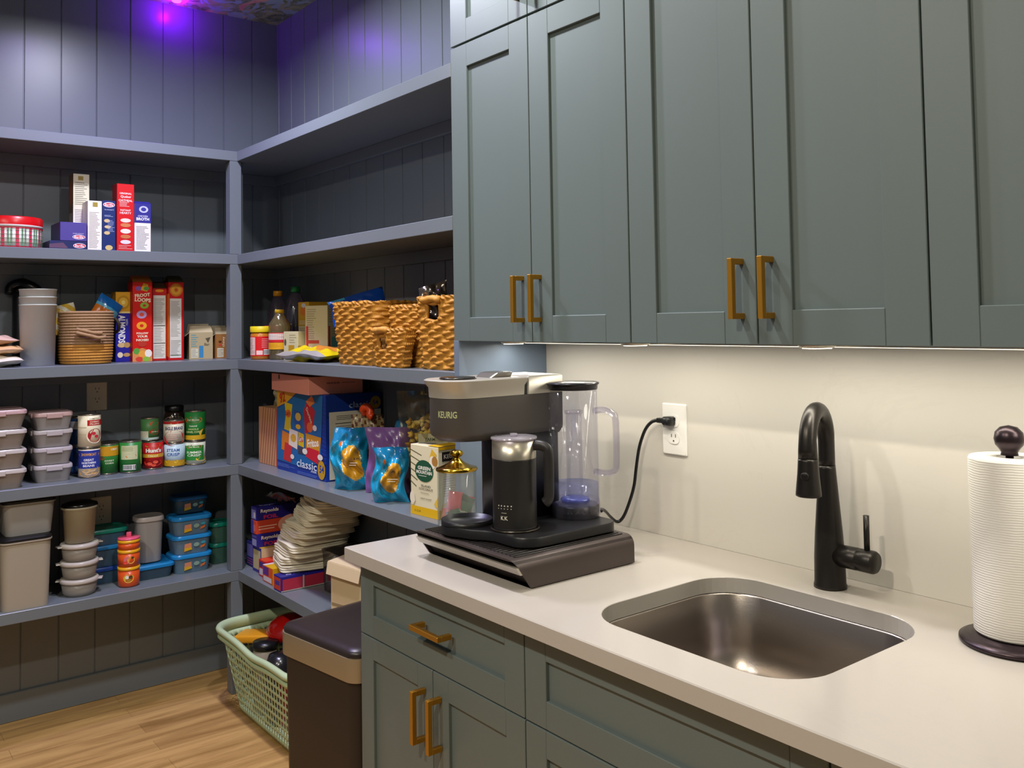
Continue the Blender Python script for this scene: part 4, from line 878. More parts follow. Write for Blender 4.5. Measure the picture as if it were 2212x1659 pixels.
for k in range(4):
    clip_tub('clear clip-lid food tub, %s of the stack next to the cans' % nm[k], (.168, -.958, Z4 + k * .0625), .128, .150, .062, gt, tpink if k == 3 else tl, tb, LR)
    clip_tub('larger clear clip-lid tub, %s of the stack at the left edge' % nm[k], (.200, -1.148, Z4 + k * .068), .190, .190, .0675, 'larger clear tubs at the left edge', tpink if k == 3 else M('c8c0bc', .2, alpha=.8), M('a89c94', .25, alpha=.5), LR)

# ---------------- fifth shelf (left run)
tub = M('a39a8a', .4, alpha=.93); tubb = M('121212', .4)
def big_tub(name, label, loc, w, d, h, lidm, m, r=.03, rotz=LR, taper=.92, group=None, lidh=.014):
    t = thing(name, label, 'container', loc, rotz, group)
    b = MB(); b.rlof([(w * taper, d * taper, r * .8, 0), (w, d, r, h - .006), (w + .008, d + .008, r, h - .005), (w + .008, d + .008, r, h), (w - .004, d - .004, r, h), (w * taper - .004, d * taper - .004, r * .8, .003)], m, 6); smooth_by_angle(b.build('tub_body', t), 40)
    if lidm:
        b = MB(); b.rlof([(w - .006, d - .006, r, h + .0003), (w + .006, d + .006, r, h + .0006), (w + .006, d + .006, r, h + lidh * .6), (w * .96, d * .96, r * .9, h + lidh)], lidm, 6); smooth_by_angle(b.build('lid', t), 40)
    return t
big_tub('storage_bin', 'tall cream plastic storage bin at the left of the lower shelf', (.200, -1.055, Z5), .160, .20, .235, tubb, tub)
big_tub('storage_bin', 'cream storage box with black lid on top of the tall cream bin', (.188, -1.042, Z5 + .2496), .165, .18, .112, tubb, M('8f8c86', .4, alpha=.93), taper=.88)
big_tub('storage_bin', 'cream plastic bin just entering the frame at the left edge', (.180, -1.238, Z5), .15, .19, .24, None, tub)
t = thing('cereal_keeper', 'cream oval canister with black lid on top of the round tub stack', 'container', (.215, -.868, Z5 + .1902), LR)
b = MB(); b.lathe([(.001, 0), (.044, 0), (.050, .118), (.056, .122), (.056, .128), (.051, .128), (.048, .118), (.042, .002), (.001, .002)], M('a8a088', .4, alpha=.95), 44, sx=1.12); b.build('canister_body', t)
b = MB(); b.lathe([(.001, .1283), (.054, .1283), (.056, .132), (.053, .138), (.035, .145), (.001, .147)], M('0d0d0d', .2), 44, sx=1.12); b.build('lid', t)
gr = 'round clear tubs under the cream canister'
for k in range(3):
    t = thing('round_tub', 'round clear food tub, %s of the stack under the cream canister' % ['lowest', 'middle', 'topmost'][k], 'container', (.215, -.868, Z5 + k * .0632), R(70 + 12 * k), gr)
    b = MB(); b.lathe([(.001, 0), (.050, 0), (.056, .010), (.061, .046), (.059, .046), (.054, .011), (.001, .002)], M('b9b3aa', .3, alpha=.5), 44); b.build('tub_body', t)
    b = MB(); b.lathe([(.060, .0455), (.0655, .0465), (.0665, .051), (.0655, .057), (.062, .0615), (.056, .0610), (.001, .0600)], M('c2bab0', .28, alpha=.85), 44, cap0=False)
    b.box(.058, .078, -.016, .016, .050, .054, M('c2bab0', .28, alpha=.9), .001); b.box(-.078, -.058, -.016, .016, .050, .054, M('c2bab0', .28, alpha=.9), .001); b.build('lid', t)
blue = M('1e7fc4', .28, alpha=.97); blue2 = M('1a5f9e', .3, alpha=.97); teal = M('14806c', .3, alpha=.97); bluec = M('6f8ea6', .25, alpha=.55)
def print_tub(label, loc, w, d, h, lidm, group=None, rotz=LR, body=None, marks=True, r=.03):
    t = thing('lidded_tub', label, 'container', loc, rotz, group)
    b = MB(); b.rlof([(w * .84, d * .84, r * .8, 0), (w * .97, d * .97, r, h - .012), (w * .96, d * .96, r, h - .012), (w * .82, d * .82, r * .8, .002)], body or bluec, 6); bd = smooth_by_angle(b.build('tub_body', t), 40)
    b = MB(); b.rlof([(w * .97, d * .97, r, h - .016), (w + .004, d + .004, r + .002, h - .014), (w + .004, d + .004, r + .002, h - .005), (w * .97, d * .97, r, h), (w * .84, d * .84, r * .8, h), (w * .80, d * .80, r * .8, h - .004)], lidm, 6); smooth_by_angle(b.build('lid', t), 40)
    if marks:
        b = MB(); f = Fr((-w * .30, -d * .462, h * .16), (1, 0, 0), (0, -.10, .995), w * .6, h * .52)
        b.dec(f, [('p', [(.10, .25), (.42, .35), (.40, .85), (.12, .80)], 'd88c6a'), ('p', [(.10, .0), (.44, .15), (.40, .40), (.12, .35)], 'e0b020'), ('e', .62, .6, .12, .22, '8aa89a'), ('p', [(.8, .4), (1, .6), (.96, .3), (.78, .15)], 'd8702c'), ('e', .9, .75, .1, .15, '3c9ab0')]); b.build('printed_pictures', bd)
    return t
gb = 'blue-lidded picture tubs in a stack of three'
for k in range(3):
    print_tub('blue-lidded clear picture tub, %s of the front stack of three' % ['lowest', 'middle', 'topmost'][k], (.155, -.450, Z5 + k * .0735), .155, .12, .073, blue, gb)
print_tub('blue-lidded tub set back behind, on top of the three-high stack', (.100, -.432, Z5 + .2209), .140, .10, .066, blue2, body=M('3e5a6a', .3, alpha=.7))
print_tub('low wide blue-lidded tub beneath the tall white canister', (.130, -.600, Z5), .165, .165, .056, blue, body=M('4a6478', .3, alpha=.7), marks=False)
t = thing('tall_canister', 'tall white frosted canister standing on the low blue tub', 'container', (.125, -.598, Z5 + .0565), LR)
b = MB(); b.rlof([(.088, .080, .03, 0), (.100, .092, .034, .160), (.098, .090, .033, .160), (.086, .078, .03, .002)], M('a9a6a4', .35, alpha=.9), 7); smooth_by_angle(b.build('canister_body', t), 40)
b = MB(); b.rlof([(.100, .092, .034, .1565), (.110, .102, .038, .158), (.110, .102, .038, .171), (.104, .096, .036, .175), (.080, .074, .03, .173)], M('b8b2ae', .3, alpha=.95), 7); smooth_by_angle(b.build('lid', t), 40)
gg = 'green-lidded tubs beside the corner post'
for k in range(2):
    print_tub('green-lidded tub beside the corner post, %s of two' % ['lower', 'upper'][k], (.105, -.310, Z5 + k * .0825), .10, .10, .082, teal, gg, body=M('4a7464', .3, alpha=.6), marks=False)
gq = 'blue and green tubs behind the round clear tubs'
for k, (hh, mm, lb) in enumerate([(.062, M('1e4fae', .28, alpha=.97), 'dark blue-lidded tub at the bottom behind the orange stacker'), (.080, blue, 'blue-lidded tub in the middle behind the orange stacker'), (.060, teal, 'green-lidded tub on top behind the orange stacker')]):
    print_tub(lb, (.085, -.752, Z5 + [0, .0625, .143][k]), .150, .13, hh, mm, gq, body=M('4c6c86', .3, alpha=.7), marks=False)
# orange snack stacker
t = thing('snack_stacker', 'orange three-tier snack tumbler with yellow bands and pink lid', 'container', (.225, -.698, Z5), R(74))
org = M('d4501a', .3, coat=.3); yel = M('e0a41c', .3)
prof = [(.001, 0), (.034, 0), (.038, .005), (.0385, .060), (.0385, .0605)]
b = MB(); b.lathe([(.001, .0002), (.034, .0002), (.0378, .006), (.0382, .062), (.001, .062)], org, 40); c1 = b.build('lower_cup', t)
b = MB(); b.dec(Cy(.0384, .012, .056, span=R(130)), [('e', .5, .5, .22, .36, 'd8b838'), ('e', .44, .6, .08, .14, 'f0ece0'), ('e', .58, .6, .08, .14, '58401c'), ('e', .5, .36, .1, .12, 'a8802c')]); b.build('printed_flowers', c1)
b = MB(); b.lathe([(.001, .0622), (.0395, .0622), (.040, .066), (.0395, .074), (.001, .0742)], yel, 40); b.build('screw_band', t)
b = MB(); b.lathe([(.001, .0744), (.0382, .0744), (.0384, .125), (.001, .125)], org, 40); c2 = b.build('middle_cup', t)
b = MB(); b.dec(Cy(.0386, .080, .122, span=R(130)), [('e', .42, .5, .12, .3, 'd87078'), ('e', .60, .5, .16, .32, 'e0a040'), ('e', .36, .28, .08, .12, 'e8402c'), ('e', .66, .7, .06, .1, '4a4020')]); b.build('printed_flowers', c2)
b = MB(); b.lathe([(.001, .1252), (.0395, .1252), (.040, .129), (.0395, .137), (.001, .1372)], yel, 40); b.build('screw_band', t)
b = MB(); b.lathe([(.001, .1374), (.0384, .1374), (.0384, .162), (.001, .162)], org, 40); b.build('upper_cup', t)
b = MB(); b.lathe([(.001, .1622), (.0395, .1622), (.040, .166), (.0395, .1735), (.001, .1736)], yel, 40); b.build('screw_band', t)
b = MB(); pk = M('e0567a', .3, coat=.3); b.lathe([(.001, .1738), (.0398, .1738), (.0402, .178), (.038, .181), (.001, .1815)], pk, 40); b.box(-.009, .009, -.008, .008, .181, .199, pk, .003, 2); b.build('lid', t)
# ================================================================== back run
def facing(x, y):      # rotation so that local -Y looks at the viewer's side of the room
    dx, dy = 3.84 - x, -1.68 - y; return math.atan2(dx, -dy)
# ---- third shelf: jars, bottles, boxes, wicker baskets
t = thing('peanut_butter_jar', 'peanut butter jar with yellow lid and red label by the corner post', 'jar', (.412, -.252, Z3), facing(.41, -.25))
b = MB(); b.lathe([(.001, 0), (.037, 0), (.040, .005), (.040, .098), (.035, .106), (.001, .106)], M('b9701c', .3, coat=.5), 40); b.build('jar_body', t)
b = MB(); b.lathe([(.001, .1062), (.041, .1062), (.0415, .108), (.0415, .128), (.039, .130), (.001, .130)], M('d8c21c', .35), 40); b.build('lid', t)
b = MB(); b.dec(Cy(.0404, .014, .090, span=PI), [('r', 0, 0, 1, 1, 'cf141a'), ('r', .02, .05, .32, .96, 'ddd2c6'), ('l', .04, .1, .30, .92, 12, '6c5c54'), ('l', .52, .40, .84, .92, 6, 'e8a0a0'), ('b', .58, .06, .88, .34, 12, '5a5a5a'), ('r', .36, .06, .55, .28, 'e8c8c0')]); b.build('paper_label', t)
t = thing('sauce_jar', 'red-capped jar with green label half hidden behind the peanut butter', 'jar', (.342, -.170, Z3), facing(.34, -.2) + .3)
b = MB(); b.lathe([(.001, 0), (.036, 0), (.038, .004), (.038, .100), (.032, .112), (.001, .112)], M('7a7a50', .25, coat=.5), 36); b.build('jar_body', t)
b = MB(); b.lathe([(.001, .1122), (.034, .1122), (.035, .114), (.035, .132), (.001, .133)], M('b81430', .35), 36); b.build('lid', t)
b = MB(); b.dec(Cy(.0384, .035, .095, span=PI), [('r', 0, 0, 1, 1, '8ab060'), ('e', .7, .7, .2, .2, '4a7838'), ('r', .4, .3, 1, .5, 'c8c89a'), ('e', .75, .2, .2, .14, '6ab048')]); b.build('paper_label', t)
t = thing('oil_bottle', 'clear oil bottle with yellow cap and red and white label', 'bottle', (.500, -.213, Z3), facing(.5, -.21))
b = MB(); b.lathe([(.001, 0), (.037, 0), (.040, .006), (.0395, .085), (.042, .128), (.040, .138), (.022, .166), (.017, .174), (.017, .180), (.001, .180)], clearmat('e8d8a8', .2, .28, '9a8a60'), 40); b.build('bottle_body', t)
b = MB(); b.lathe([(.001, .1802), (.018, .1802), (.018, .192), (.016, .194), (.001, .194)], M('c8a41c', .35), 28); b.build('cap', t)
b = MB(); b.dec(Cy(.0412, .040, .104, span=PI), [('r', 0, .42, 1, 1, 'c4202a'), ('r', .05, .58, .72, .95, 'e2dcd0'), ('l', .08, .60, .68, .92, 5, '8a8078'), ('r', 0, 0, 1, .40, 'dca01c'), ('l', .08, .08, .6, .34, 4, 'b07814'), ('b', .66, .04, .92, .28, 7, '5a5a5a')]); b.build('paper_label', t)
def clear_bottle(label, x, y, h, r, cap, name='clear_bottle', hc=.022):
    t = thing(name, label, 'bottle', (x, y, Z3), 0)
    b = MB(); b.lathe([(.001, 0), (r - .004, 0), (r, .006), (r * .93, h * .34), (r, h * .40), (r, h * .66), (r * .8, h * .80), (.020, h * .90), (.015, h * .93), (.015, h - hc), (.001, h - hc)], clearmat('c9c2d2', .25, .16, '8d86a0'), 36); b.build('bottle_body', t)
    b = MB(); b.lathe([(.001, h - hc + .0002), (.019, h - hc + .0002), (.019, h - .002), (.017, h), (.001, h)], M(cap, .35), 28); b.build('cap', t)
clear_bottle('tall clear bottle with green cap behind the oil bottle', .372, -.086, .290, .045, '1e8a48')
clear_bottle('tall clear bottle with orange-yellow cap left of the green-capped one', .262, -.115, .276, .042, 'c88a14')
bx = dict(rotz=0)
carton('cereal_box', 'yellow-topped box behind the oil bottle and the pale boxes', 'box', (.538, -.082, Z3), .078, .10, .222, 'c9bd90', front=[('r', 0, .58, 1, 1, 'c99a18'), ('e', .5, .84, .32, .08, 'd87828'), ('e', .5, .94, .2, .04, 'c8ccd0'), ('l', .12, .60, .88, .68, 4, 'e8dfc0'), ('l', .12, .05, .9, .55, 14, 'a89c78')], right=[('r', 0, .58, 1, 1, 'b88a14')], top=[('r', 0, 0, 1, 1, 'b98c18')], rotz=R(6))
carton('snack_box', 'cream box with white nutrition panel beside the large wicker basket', 'box', (.668, -.112, Z3), .10, .085, .205, 'cfc49e', front=[('l', .08, .30, .5, .95, 16, 'a09474'), ('r', .04, .02, .14, .62, 'c8402c'), ('r', .14, .30, .62, .36, 'c8503c')], right=[('r', .06, .02, .20, .62, 'c8402c'), ('r', .06, .02, .5, .14, 'c05040'), ('l', .1, .68, .9, .95, 6, 'a89c80'), ('r', .3, .24, .95, .42, '62a8a4'), ('l', .3, .46, .9, .64, 4, 'b0a488'), ('p', [(.35, .2), (.9, .2), (.8, .04), (.4, .02)], 'd8b890')], rotz=R(30))
carton('small_box', 'small cream box with gold square behind the yellow snack bag', 'box', (.595, -.190, Z3), .085, .046, .108, 'c4bd94', front=[('r', .35, .08, .75, .52, 'b08818'), ('e', .12, .62, .08, .12, '5a5038'), ('l', .4, .58, .92, .92, 4, 'a09870')], right=[('r', 0, .1, .6, .5, 'a88a28')], rotz=R(14))
yb_ = M('dcc414', .28, coat=.5)
flat_bag('snack_bag', 'yellow foil snack bag lying at the front edge of the shelf', (.822, -.215, Z3 + .003), .32, .150, .046, yb_, 12, R(6), mf=lambda u, v, f: M('e6dfd0', .3, coat=.4) if ((u - .30) ** 2 / .018 + (v - .80) ** 2 / .04) < 1 else (M('c07a2c', .3, coat=.4) if ((u - .70) ** 2 / .022 + (v - .55) ** 2 / .05) < 1 else (M('b8401c', .3) if ((u - .42) ** 2 + (v - .4) ** 2 * .4) < .003 else (M('b8b4ac', .25, .4) if v < .10 else yb_))), wr=.35)
wick = M('b8802c', .55, noise=.38, scale=55); wick2 = M('7d5218', .7, noise=.3, scale=60)
def wicker(label, loc, w, d, h, rotz=0, taper=.86, hole=None, rows=17, n=150, group='wicker baskets at the right end of the shelf'):
    """plaited basket; hole=(u0,u1,v0,v1) in wall coordinates of the front"""
    t = thing('wicker_basket', label, 'basket', loc, rotz, group)
    P = [Vector((x * w, y * d)) for x, y in rr(1, 1, .16, 5)]; m_ = len(P); per = [0]
    for i in range(m_): per.append(per[-1] + (P[(i + 1) % m_] - P[i]).length)
    import bisect
    L = per[-1]; st = L / round(L / .036)
    # start at front-left corner
    i0 = min(range(m_), key=lambda i: P[i].x + P[i].y * 1.0); s0 = per[i0]
    def fn(u, v, inner=0.0):
        s_ = (s0 + u * L) % L; i = min(bisect.bisect_right(per, s_) - 1, m_ - 1); q = P[i].lerp(P[(i + 1) % m_], (s_ - per[i]) / (per[i + 1] - per[i]))
        row = v * rows + .10 * math.sin(u * 41) + .06 * math.sin(u * 97 + 2); ri = math.floor(row); ph = row - ri; c = u * L / st
        k = math.cos(2 * PI * (c * .5 + .5 * (ri % 2)) + .9 * math.sin(ri * 2.1)) if ri < rows - 1 else math.cos(2 * PI * (c * 1.5) + ph * 4)
        bul = math.sin(PI * ph) ** .7
        off = .0062 * bul * (.52 + .40 * max(-1, min(1, 1.5 * k)) + .08 * math.sin(c * 9 + ri * 3)) + .0015 * math.sin(37 * c + 5 * ri)
        zz = (v + .010 * math.sin(PI * c + (ri % 2) * PI)) * h
        s2 = 1 - (1 - taper) * (1 - v) ** 1.3
        nn = Vector((q.x / w, q.y / d)); nn.normalize()
        return (q.x * s2 + nn.x * (off - inner), q.y * s2 + nn.y * (off - inner), max(zz, 0.0))
    sk = (lambda u, v, i, j: hole and hole[0] < u < hole[1] and hole[2] < v < hole[3])
    b = MB(); nz = rows * 6
    b.grid(lambda u, v: fn(u, v), n * 2, nz, wick, wrap=True, skip=sk)
    b.grid(lambda u, v: fn(1 - u, v, .011), n, rows * 2, wick2, wrap=True, skip=(lambda u, v, i, j: hole and hole[0] < 1 - u < hole[1] and hole[2] < v < hole[3]))
    b.grid(lambda u, v: fn(1 - u, 1.0, .011 * (1 - v)), n, 1, wick, wrap=True)
    b.add([(x * w * taper * .96, y * d * taper * .96, .003) for x, y in rr(1, 1, .16, 5)], [tuple(range(m_))], wick2)
    b.build('basket_body', t)
    if hole:
        u0, u1, v0, v1 = hole; b = MB()
        for (ua, va, ub, vb) in ((u0, v0, u1, v0), (u1, v0, u1, v1), (u1, v1, u0, v1), (u0, v1, u0, v0)):
            pts = [fn(ua + (ub - ua) * k / 8, va + (vb - va) * k / 8, .004) for k in range(9)]; b.tube(pts, .0055, wick, 8)
        pts = [fn(u0 - .01 + (u1 - u0 + .02) * k / 10, .955, -.001) for k in range(11)]; b.tube(pts, .0125, M('c08a38', .6, noise=.35, scale=120), 12, flat=.8)
        b.build('wrapped_handle', t)
    return t
wicker('largest wicker basket, left of the others on the shelf', (1.213, -.166, Z3), .29, .232, .205, R(1))
wicker('wicker basket standing behind the smallest one', (1.478, -.160, Z3), .205, .170, .188, R(0), taper=.85)
wicker('smallest wicker basket at the front with a square handle hole', (1.468, -.276, Z3), .205, .044, .118, R(0), taper=.70, hole=(.10, .22, .42, .80), rows=11, n=120)
wicker('wicker basket with a square handle hole at the right end of the shelf', (1.705, -.172, Z3), .212, .222, .208, R(0), taper=.88, hole=(.065, .150, .66, .90), rows=17, n=150)
bag('snack_bag', 'blue foil bag lying in the largest wicker basket', 'bag', (1.02, -.135, Z3 + .150), .20, .095, .035, M('0a3f96', .25, coat=.7), lambda u, v, f: M('3d9bc8', .3, coat=.5) if v > .90 and u < .3 else M('0a3f96', .25, coat=.7), rot=(R(-16), R(-16), R(58)), seed=9, wr=.2)
bag('foil_bag', 'crumpled silver foil bag in the wicker basket at the right end', 'bag', (1.640, -.205, Z3 + .125), .085, .125, .03, M('8a8078', .22, .9), None, rot=(R(-6), R(-16), R(60)), seed=19, wr=.55, n=34)
b = MB(); b.lathe([(.001, 0), (.036, 0), (.038, .10), (.041, .11), (.001, .11)], M('16130f', .3), 32); o = b.build('travel_cup', None, (1.715, -.150, Z3 + .110), rot=(R(-8), R(-24), 0)); tag(o, 'dark cup with pale lid leaning in the right-end wicker basket', 'cup')
b = MB(); b.lathe([(.001, .1102), (.043, .1102), (.043, .124), (.001, .125)], M('8d8078', .4), 32); b.build('lid', o)

# ---- fourth shelf: cartons, bags, coffee pods, jar
carton('straw_box', 'peach striped box with diagonal lines beside the blue snack box', 'box', (.400, -.160, Z4), .172, .120, .225, 'd09a70', front=[('p', [(.02 + k * .125 - .12, 0), (.06 + k * .125 - .12, 0), (min(1, .28 + k * .125 - .12), 1), (min(1, .24 + k * .125 - .12), 1)], 'a86a48') for k in range(1, 8)] + [('r', .93, 0, 1, 1, 'c0342c')], right=[('r', 0, 0, 1, 1, 'b8302c'), ('r', 0, .8, 1, 1, 'c89a50')], rotz=R(2))
b = MB(); b.pillow(.13, .095, .05, M('9a9070', .7), None, .5, 21, 20, 20)
tag(b.build('paper_bag', None, (.405, -.150, Z4 + .226), rotz=R(20)), 'crumpled pale paper bag on top of the striped box', 'bag')
snk = []
bigf = [('r', 0, .0, 1, 1, '16399c'), ('p', [(0, .99), (.42, .99), (.22, .86), (.0, .78)], 'd8a01c'), ('t', '92', .12, .91, .12, 'c0281c', 12, .03), ('p', [(0, .12), (.5, .10), (.9, .20), (.95, .99), (.45, .99), (.2, .84), (0, .76)], '1c66a8')]
bigf += [('p', [(.16, .52), (.32, .50), (.30, .60), (.34, .84), (.17, .86), (.20, .70)], 'dcc01c'), ('e', .25, .72, .06, .05, 'e07830'), ('p', [(.38, .62), (.54, .58), (.53, .76), (.38, .78)], '28509a'), ('e', .46, .70, .06, .05, 'd8b058'), ('e', .46, .58, .05, .03, 'e8b828'), ('p', [(.60, .50), (.76, .58), (.80, .80), (.66, .92), (.58, .80)], 'c01c30'), ('p', [(.62, .90), (.74, .98), (.80, .90), (.70, .84)], 'd87838'), ('e', .70, .60, .06, .06, 'e0662c'), ('p', [(.10, .26), (.28, .24), (.34, .46), (.12, .50)], 'd87c1c'), ('p', [(.14, .14), (.30, .12), (.34, .34), (.18, .36)], 'c82c34'), ('p', [(.26, .34), (.44, .30), (.46, .52), (.28, .54)], 'e6dcd0'), ('e', .36, .43, .06, .05, 'd8a838'), ('p', [(.46, .36), (.58, .34), (.58, .50), (.47, .52)], 'd8b41c'), ('e', .52, .43, .05, .03, 'c8401c'), ('p', [(.62, .24), (.86, .18), (.92, .50), (.62, .52)], 'd09024'), ('p', [(.62, .24), (.86, .18), (.88, .34), (.64, .36)], 'cc1c34'), ('t', 'Fritos', .76, .42, .22, 'f4ece0', 8, .03), ('t', "Lay's", .52, .435, .09, 'f4ece0', 8, .02), ('t', "Lay's", .25, .72, .10, 'b02a1c', 5, .02), ('t', 'Doritos', .69, .74, .16, 'e8dcc8', -50, .02), ('r', .46, .26, .60, .34, '443c50'), ('e', .90, .27, .05, .035, 'e8e4dc'), ('e', .60, .30, .05, .035, 'e8e4dc'), ('e', .80, .60, .04, .035, 'e8e4dc'), ('e', .34, .20, .04, .03, 'e8e4dc'), ('t', 'classic', .635, .145, .40, 'e4ecf4', 0, .012, .095), ('t', 'mix', .78, .085, .11, 'e4ecf4', 0, .01, .03), ('e', .925, .125, .072, .11, 'c8981c'), ('t', '54', .93, .135, .085, '1c3c9c', 0, .02), ('l', .02, .045, .40, .09, 3, '6c88c8'), ('l', .45, .015, .96, .05, 2, '6c88c8')]
for k in range(16): bigf.insert(2, ('p', [(.84, .22 + .047 * k), (1, .19 + .047 * k), (1, .205 + .047 * k), (.84, .235 + .047 * k)], '0c2c8c'))
carton('snack_variety_box', 'large blue variety box of chips with colourful packets on its side', 'box', (.7225, -.122, Z4), .412, .218, .302, '16389a', front=bigf, right=[('r', 0, .74, 1, 1, '10307e'), ('t', 'classic', .62, .87, .42, 'a8b8d8', 0, .01, .07), ('e', .90, .88, .10, .075, 'b08c1c'), ('t', '54', .90, .88, .1, '1c3c9c'), ('r', .05, .02, 1, .80, 'ccc8b4'), ('l', .18, .70, .95, .76, 3, '3c3c3a'), ('r', .16, .66, .98, .668, '1c1c1c'), ('l', .18, .40, .95, .64, 12, '5c5a54'), ('l', .18, .22, .9, .38, 8, '6c6a60'), ('b', .30, .04, .62, .16, 14, '3c3c3a'), ('l', .7, .05, .95, .18, 5, '6c6a60')], rotz=0, rough=.3)
carton('pink_box', 'shallow salmon pink box lying on top of the blue variety box', 'box', (.700, -.158, Z4 + .3025), .40, .205, .064, 'e39480', front=[('r', .20, .70, .24, .95, '3a2c28')], right=[('t', 'IBEEB', .45, .62, .24, '5a3838', 0, .01, .10), ('r', .6, .60, .85, .63, '7a4c48')], rotz=R(-5), rough=.5)
aqua = M('1690bc', .22, coat=.7); gold_ = M('c8901c', .25, coat=.6); dteal = M('2c6c84', .25, coat=.6); orng = M('d86a24', .3)
def chipf(u, v, f):
    e = (u - .60) ** 2 / .075 + (v - .45) ** 2 / .095
    if e < .85: return gold_ if e < .65 else M('d8a030', .25, coat=.5)
    if v > .80: return M('1a78a4', .22, coat=.6)
    if (u - .3) ** 2 + (v - .75) ** 2 < .002: return orng
    return aqua
def deco_bag(o, items, w, h, t_):
    b = MB(); b.dec(Fr((-w / 2, -t_ / 2 - .003, 0), (1, 0, 0), (0, 0, 1), w, h), items); b.build('lettering', o)
o = bag('snack_bag', 'aqua and gold snack bag slumped next to the blue variety box', 'bag', (1.115, -.232, Z4 + .0005), .135, .205, .062, aqua, chipf, rotz=R(48), seed=31, wr=.55, n=44)
deco_bag(o, [('t', 'COOKIES', .60, .52, .36, '1c1c1c', -4, .02), ('l', .48, .40, .76, .47, 2, 'e8e0c8')], .135, .205, .062)
o = bag('snack_bag', 'aqua and gold snack bag at the front, between the purple bag and coffee box', 'bag', (1.388, -.243, Z4 + .0005), .110, .168, .052, aqua, chipf, rotz=R(50), seed=47, wr=.55, n=44)
deco_bag(o, [('t', 'COOKIES', .60, .58, .40, '1c1c1c', -8, .02), ('l', .46, .38, .76, .46, 2, 'e8e0c8')], .110, .168, .052)
bag('snack_bag', 'purple snack bag standing between the two aqua bags', 'bag', (1.255, -.170, Z4 + .0005), .150, .212, .055, M('7c5496', .3, coat=.5), lambda u, v, f: M('5a3a78', .3, coat=.5) if (u > .55 and int(v * 34) % 2 and .35 < v < .7) else M('80589a', .3, coat=.5), rotz=R(46), seed=53, wr=.35, n=34)
bag('cookie_bag', 'clear bag of brown snacks standing behind the first aqua bag', 'bag', (1.035, -.120, Z4 + .0005), .115, .235, .050, M('8a8468', .3, coat=.6), lambda u, v, f: M('5a2c14', .5) if (math.sin(u * 31) * math.sin(v * 47 + u * 9) > .25 and v > .35) else M('a08c60', .35, coat=.6), rotz=R(50), seed=59, wr=.3, n=36)
b = MB(); b.tube(smooth_path([(-.012, 0, .012), (-.006, -.012, .028), (.006, -.004, .036), (.016, .004, .024), (.020, 0, .008), (.030, .006, .002)], 5), .013, M('e04a14', .35), 12)
tag(b.build('bag_clip', None, (1.05, -.135, Z4 + .228)), 'bright orange clip on top of the clear snack bag', 'clip')
t = thing('juice_bottle', 'small blue-labelled bottle behind the purple bag', 'bottle', (1.165, -.060, Z4), facing(1.16, -.06))
b = MB(); b.lathe([(.001, 0), (.030, 0), (.032, .005), (.032, .19), (.022, .22), (.014, .232), (.001, .232)], M('1c6c98', .25, coat=.5), 30); b.dec(Cy(.0324, .12, .18, span=PI), [('r', .3, 0, .7, 1, 'b8ccd4')]); b.build('bottle_body', t)
b = MB(); b.lathe([(.001, .2322), (.017, .2322), (.017, .250), (.001, .251)], M('8c8c94', .4), 24); b.build('cap', t)
t = thing('juice_bottle', 'small dark bottle with clear cap left of the popcorn bag', 'bottle', (1.262, -.052, Z4), 0)
b = MB(); b.lathe([(.001, 0), (.028, 0), (.030, .005), (.030, .18), (.018, .21), (.013, .225), (.001, .225)], M('2a2440', .25, coat=.5), 30); b.build('bottle_body', t)
b = MB(); b.lathe([(.001, .2252), (.015, .2252), (.015, .245), (.001, .246)], M('9a96a0', .35), 24); b.build('cap', t)
# popcorn bag: clear stand-up pouch, popcorn pieces inside, paper label
pcx, pcy = 1.425, -.112
t = thing('popcorn_bag', 'clear stand-up bag of yellow popcorn with cream label behind the coffee box', 'bag', (pcx, pcy, Z4 + .0005), R(42))
b = MB(); b.pillow(.225, .335, .062, clearmat('f0ece0', .05, .04, 'b0a890', .3), None, .18, 61, 24, 30, p=3.4); b.build('clear_pouch', t)
b = MB(); rnd = random.Random(11)
pcm = [M('e0c050', .7), M('d8b048', .7), M('f0dc90', .7), M('a87828', .7), M('e8cc64', .7)]
bmp = bmesh.new(); bmesh.ops.create_icosphere(bmp, subdivisions=1, radius=1); iv = [v.co[:] for v in bmp.verts]; bmp.verts.index_update(); if_ = [tuple(v.index for v in f.verts) for f in bmp.faces]; bmp.free()
for i in range(330):
    u = rnd.uniform(-.42, .42); z = .012 + .245 * rnd.random(); lim = .022 * (1 - abs(2 * u) ** 3)
    if abs(u) > .36 - .06 * (z < .1): continue
    c = Vector((u * .212, rnd.uniform(-1, 1) * lim, z)); r_ = rnd.uniform(.0075, .012)
    b.add([tuple(c + Vector(v) * r_ * (1 + .35 * math.sin(9 * v[0] + 7 * v[1] + i))) for v in iv], if_, pcm[rnd.randrange(5)], True)
pc = b.build('popcorn', t); pc['kind'] = 'stuff'
b = MB(); b.box(-.035, .085, -.0345, -.0335, .03, .205, M('b9b38c', .5)); f = Fr((-.035, -.0348, .03), (1, 0, 0), (0, 0, 1), .12, .175)
b.dec(f, [('t', 'FARM', .32, .90, .25, '3c4a2c', 0, .02), ('t', 'FRESH', .32, .85, .25, '3c4a2c', 0, .02), ('e', .55, .78, .20, .07, '8ca038'), ('e', .62, .80, .09, .045, 'c04830'), ('e', .84, .80, .10, .05, '2c4a2c'), ('e', .45, .72, .12, .03, 'b8b83c'), ('p', [(.1, .55), (.9, .68), (1, .66), (.3, .50)], '6c8458'), ('p', [(.3, .48), (1, .60), (1, .52), (.5, .44)], '3c6438')])
b.build('paper_label', t)
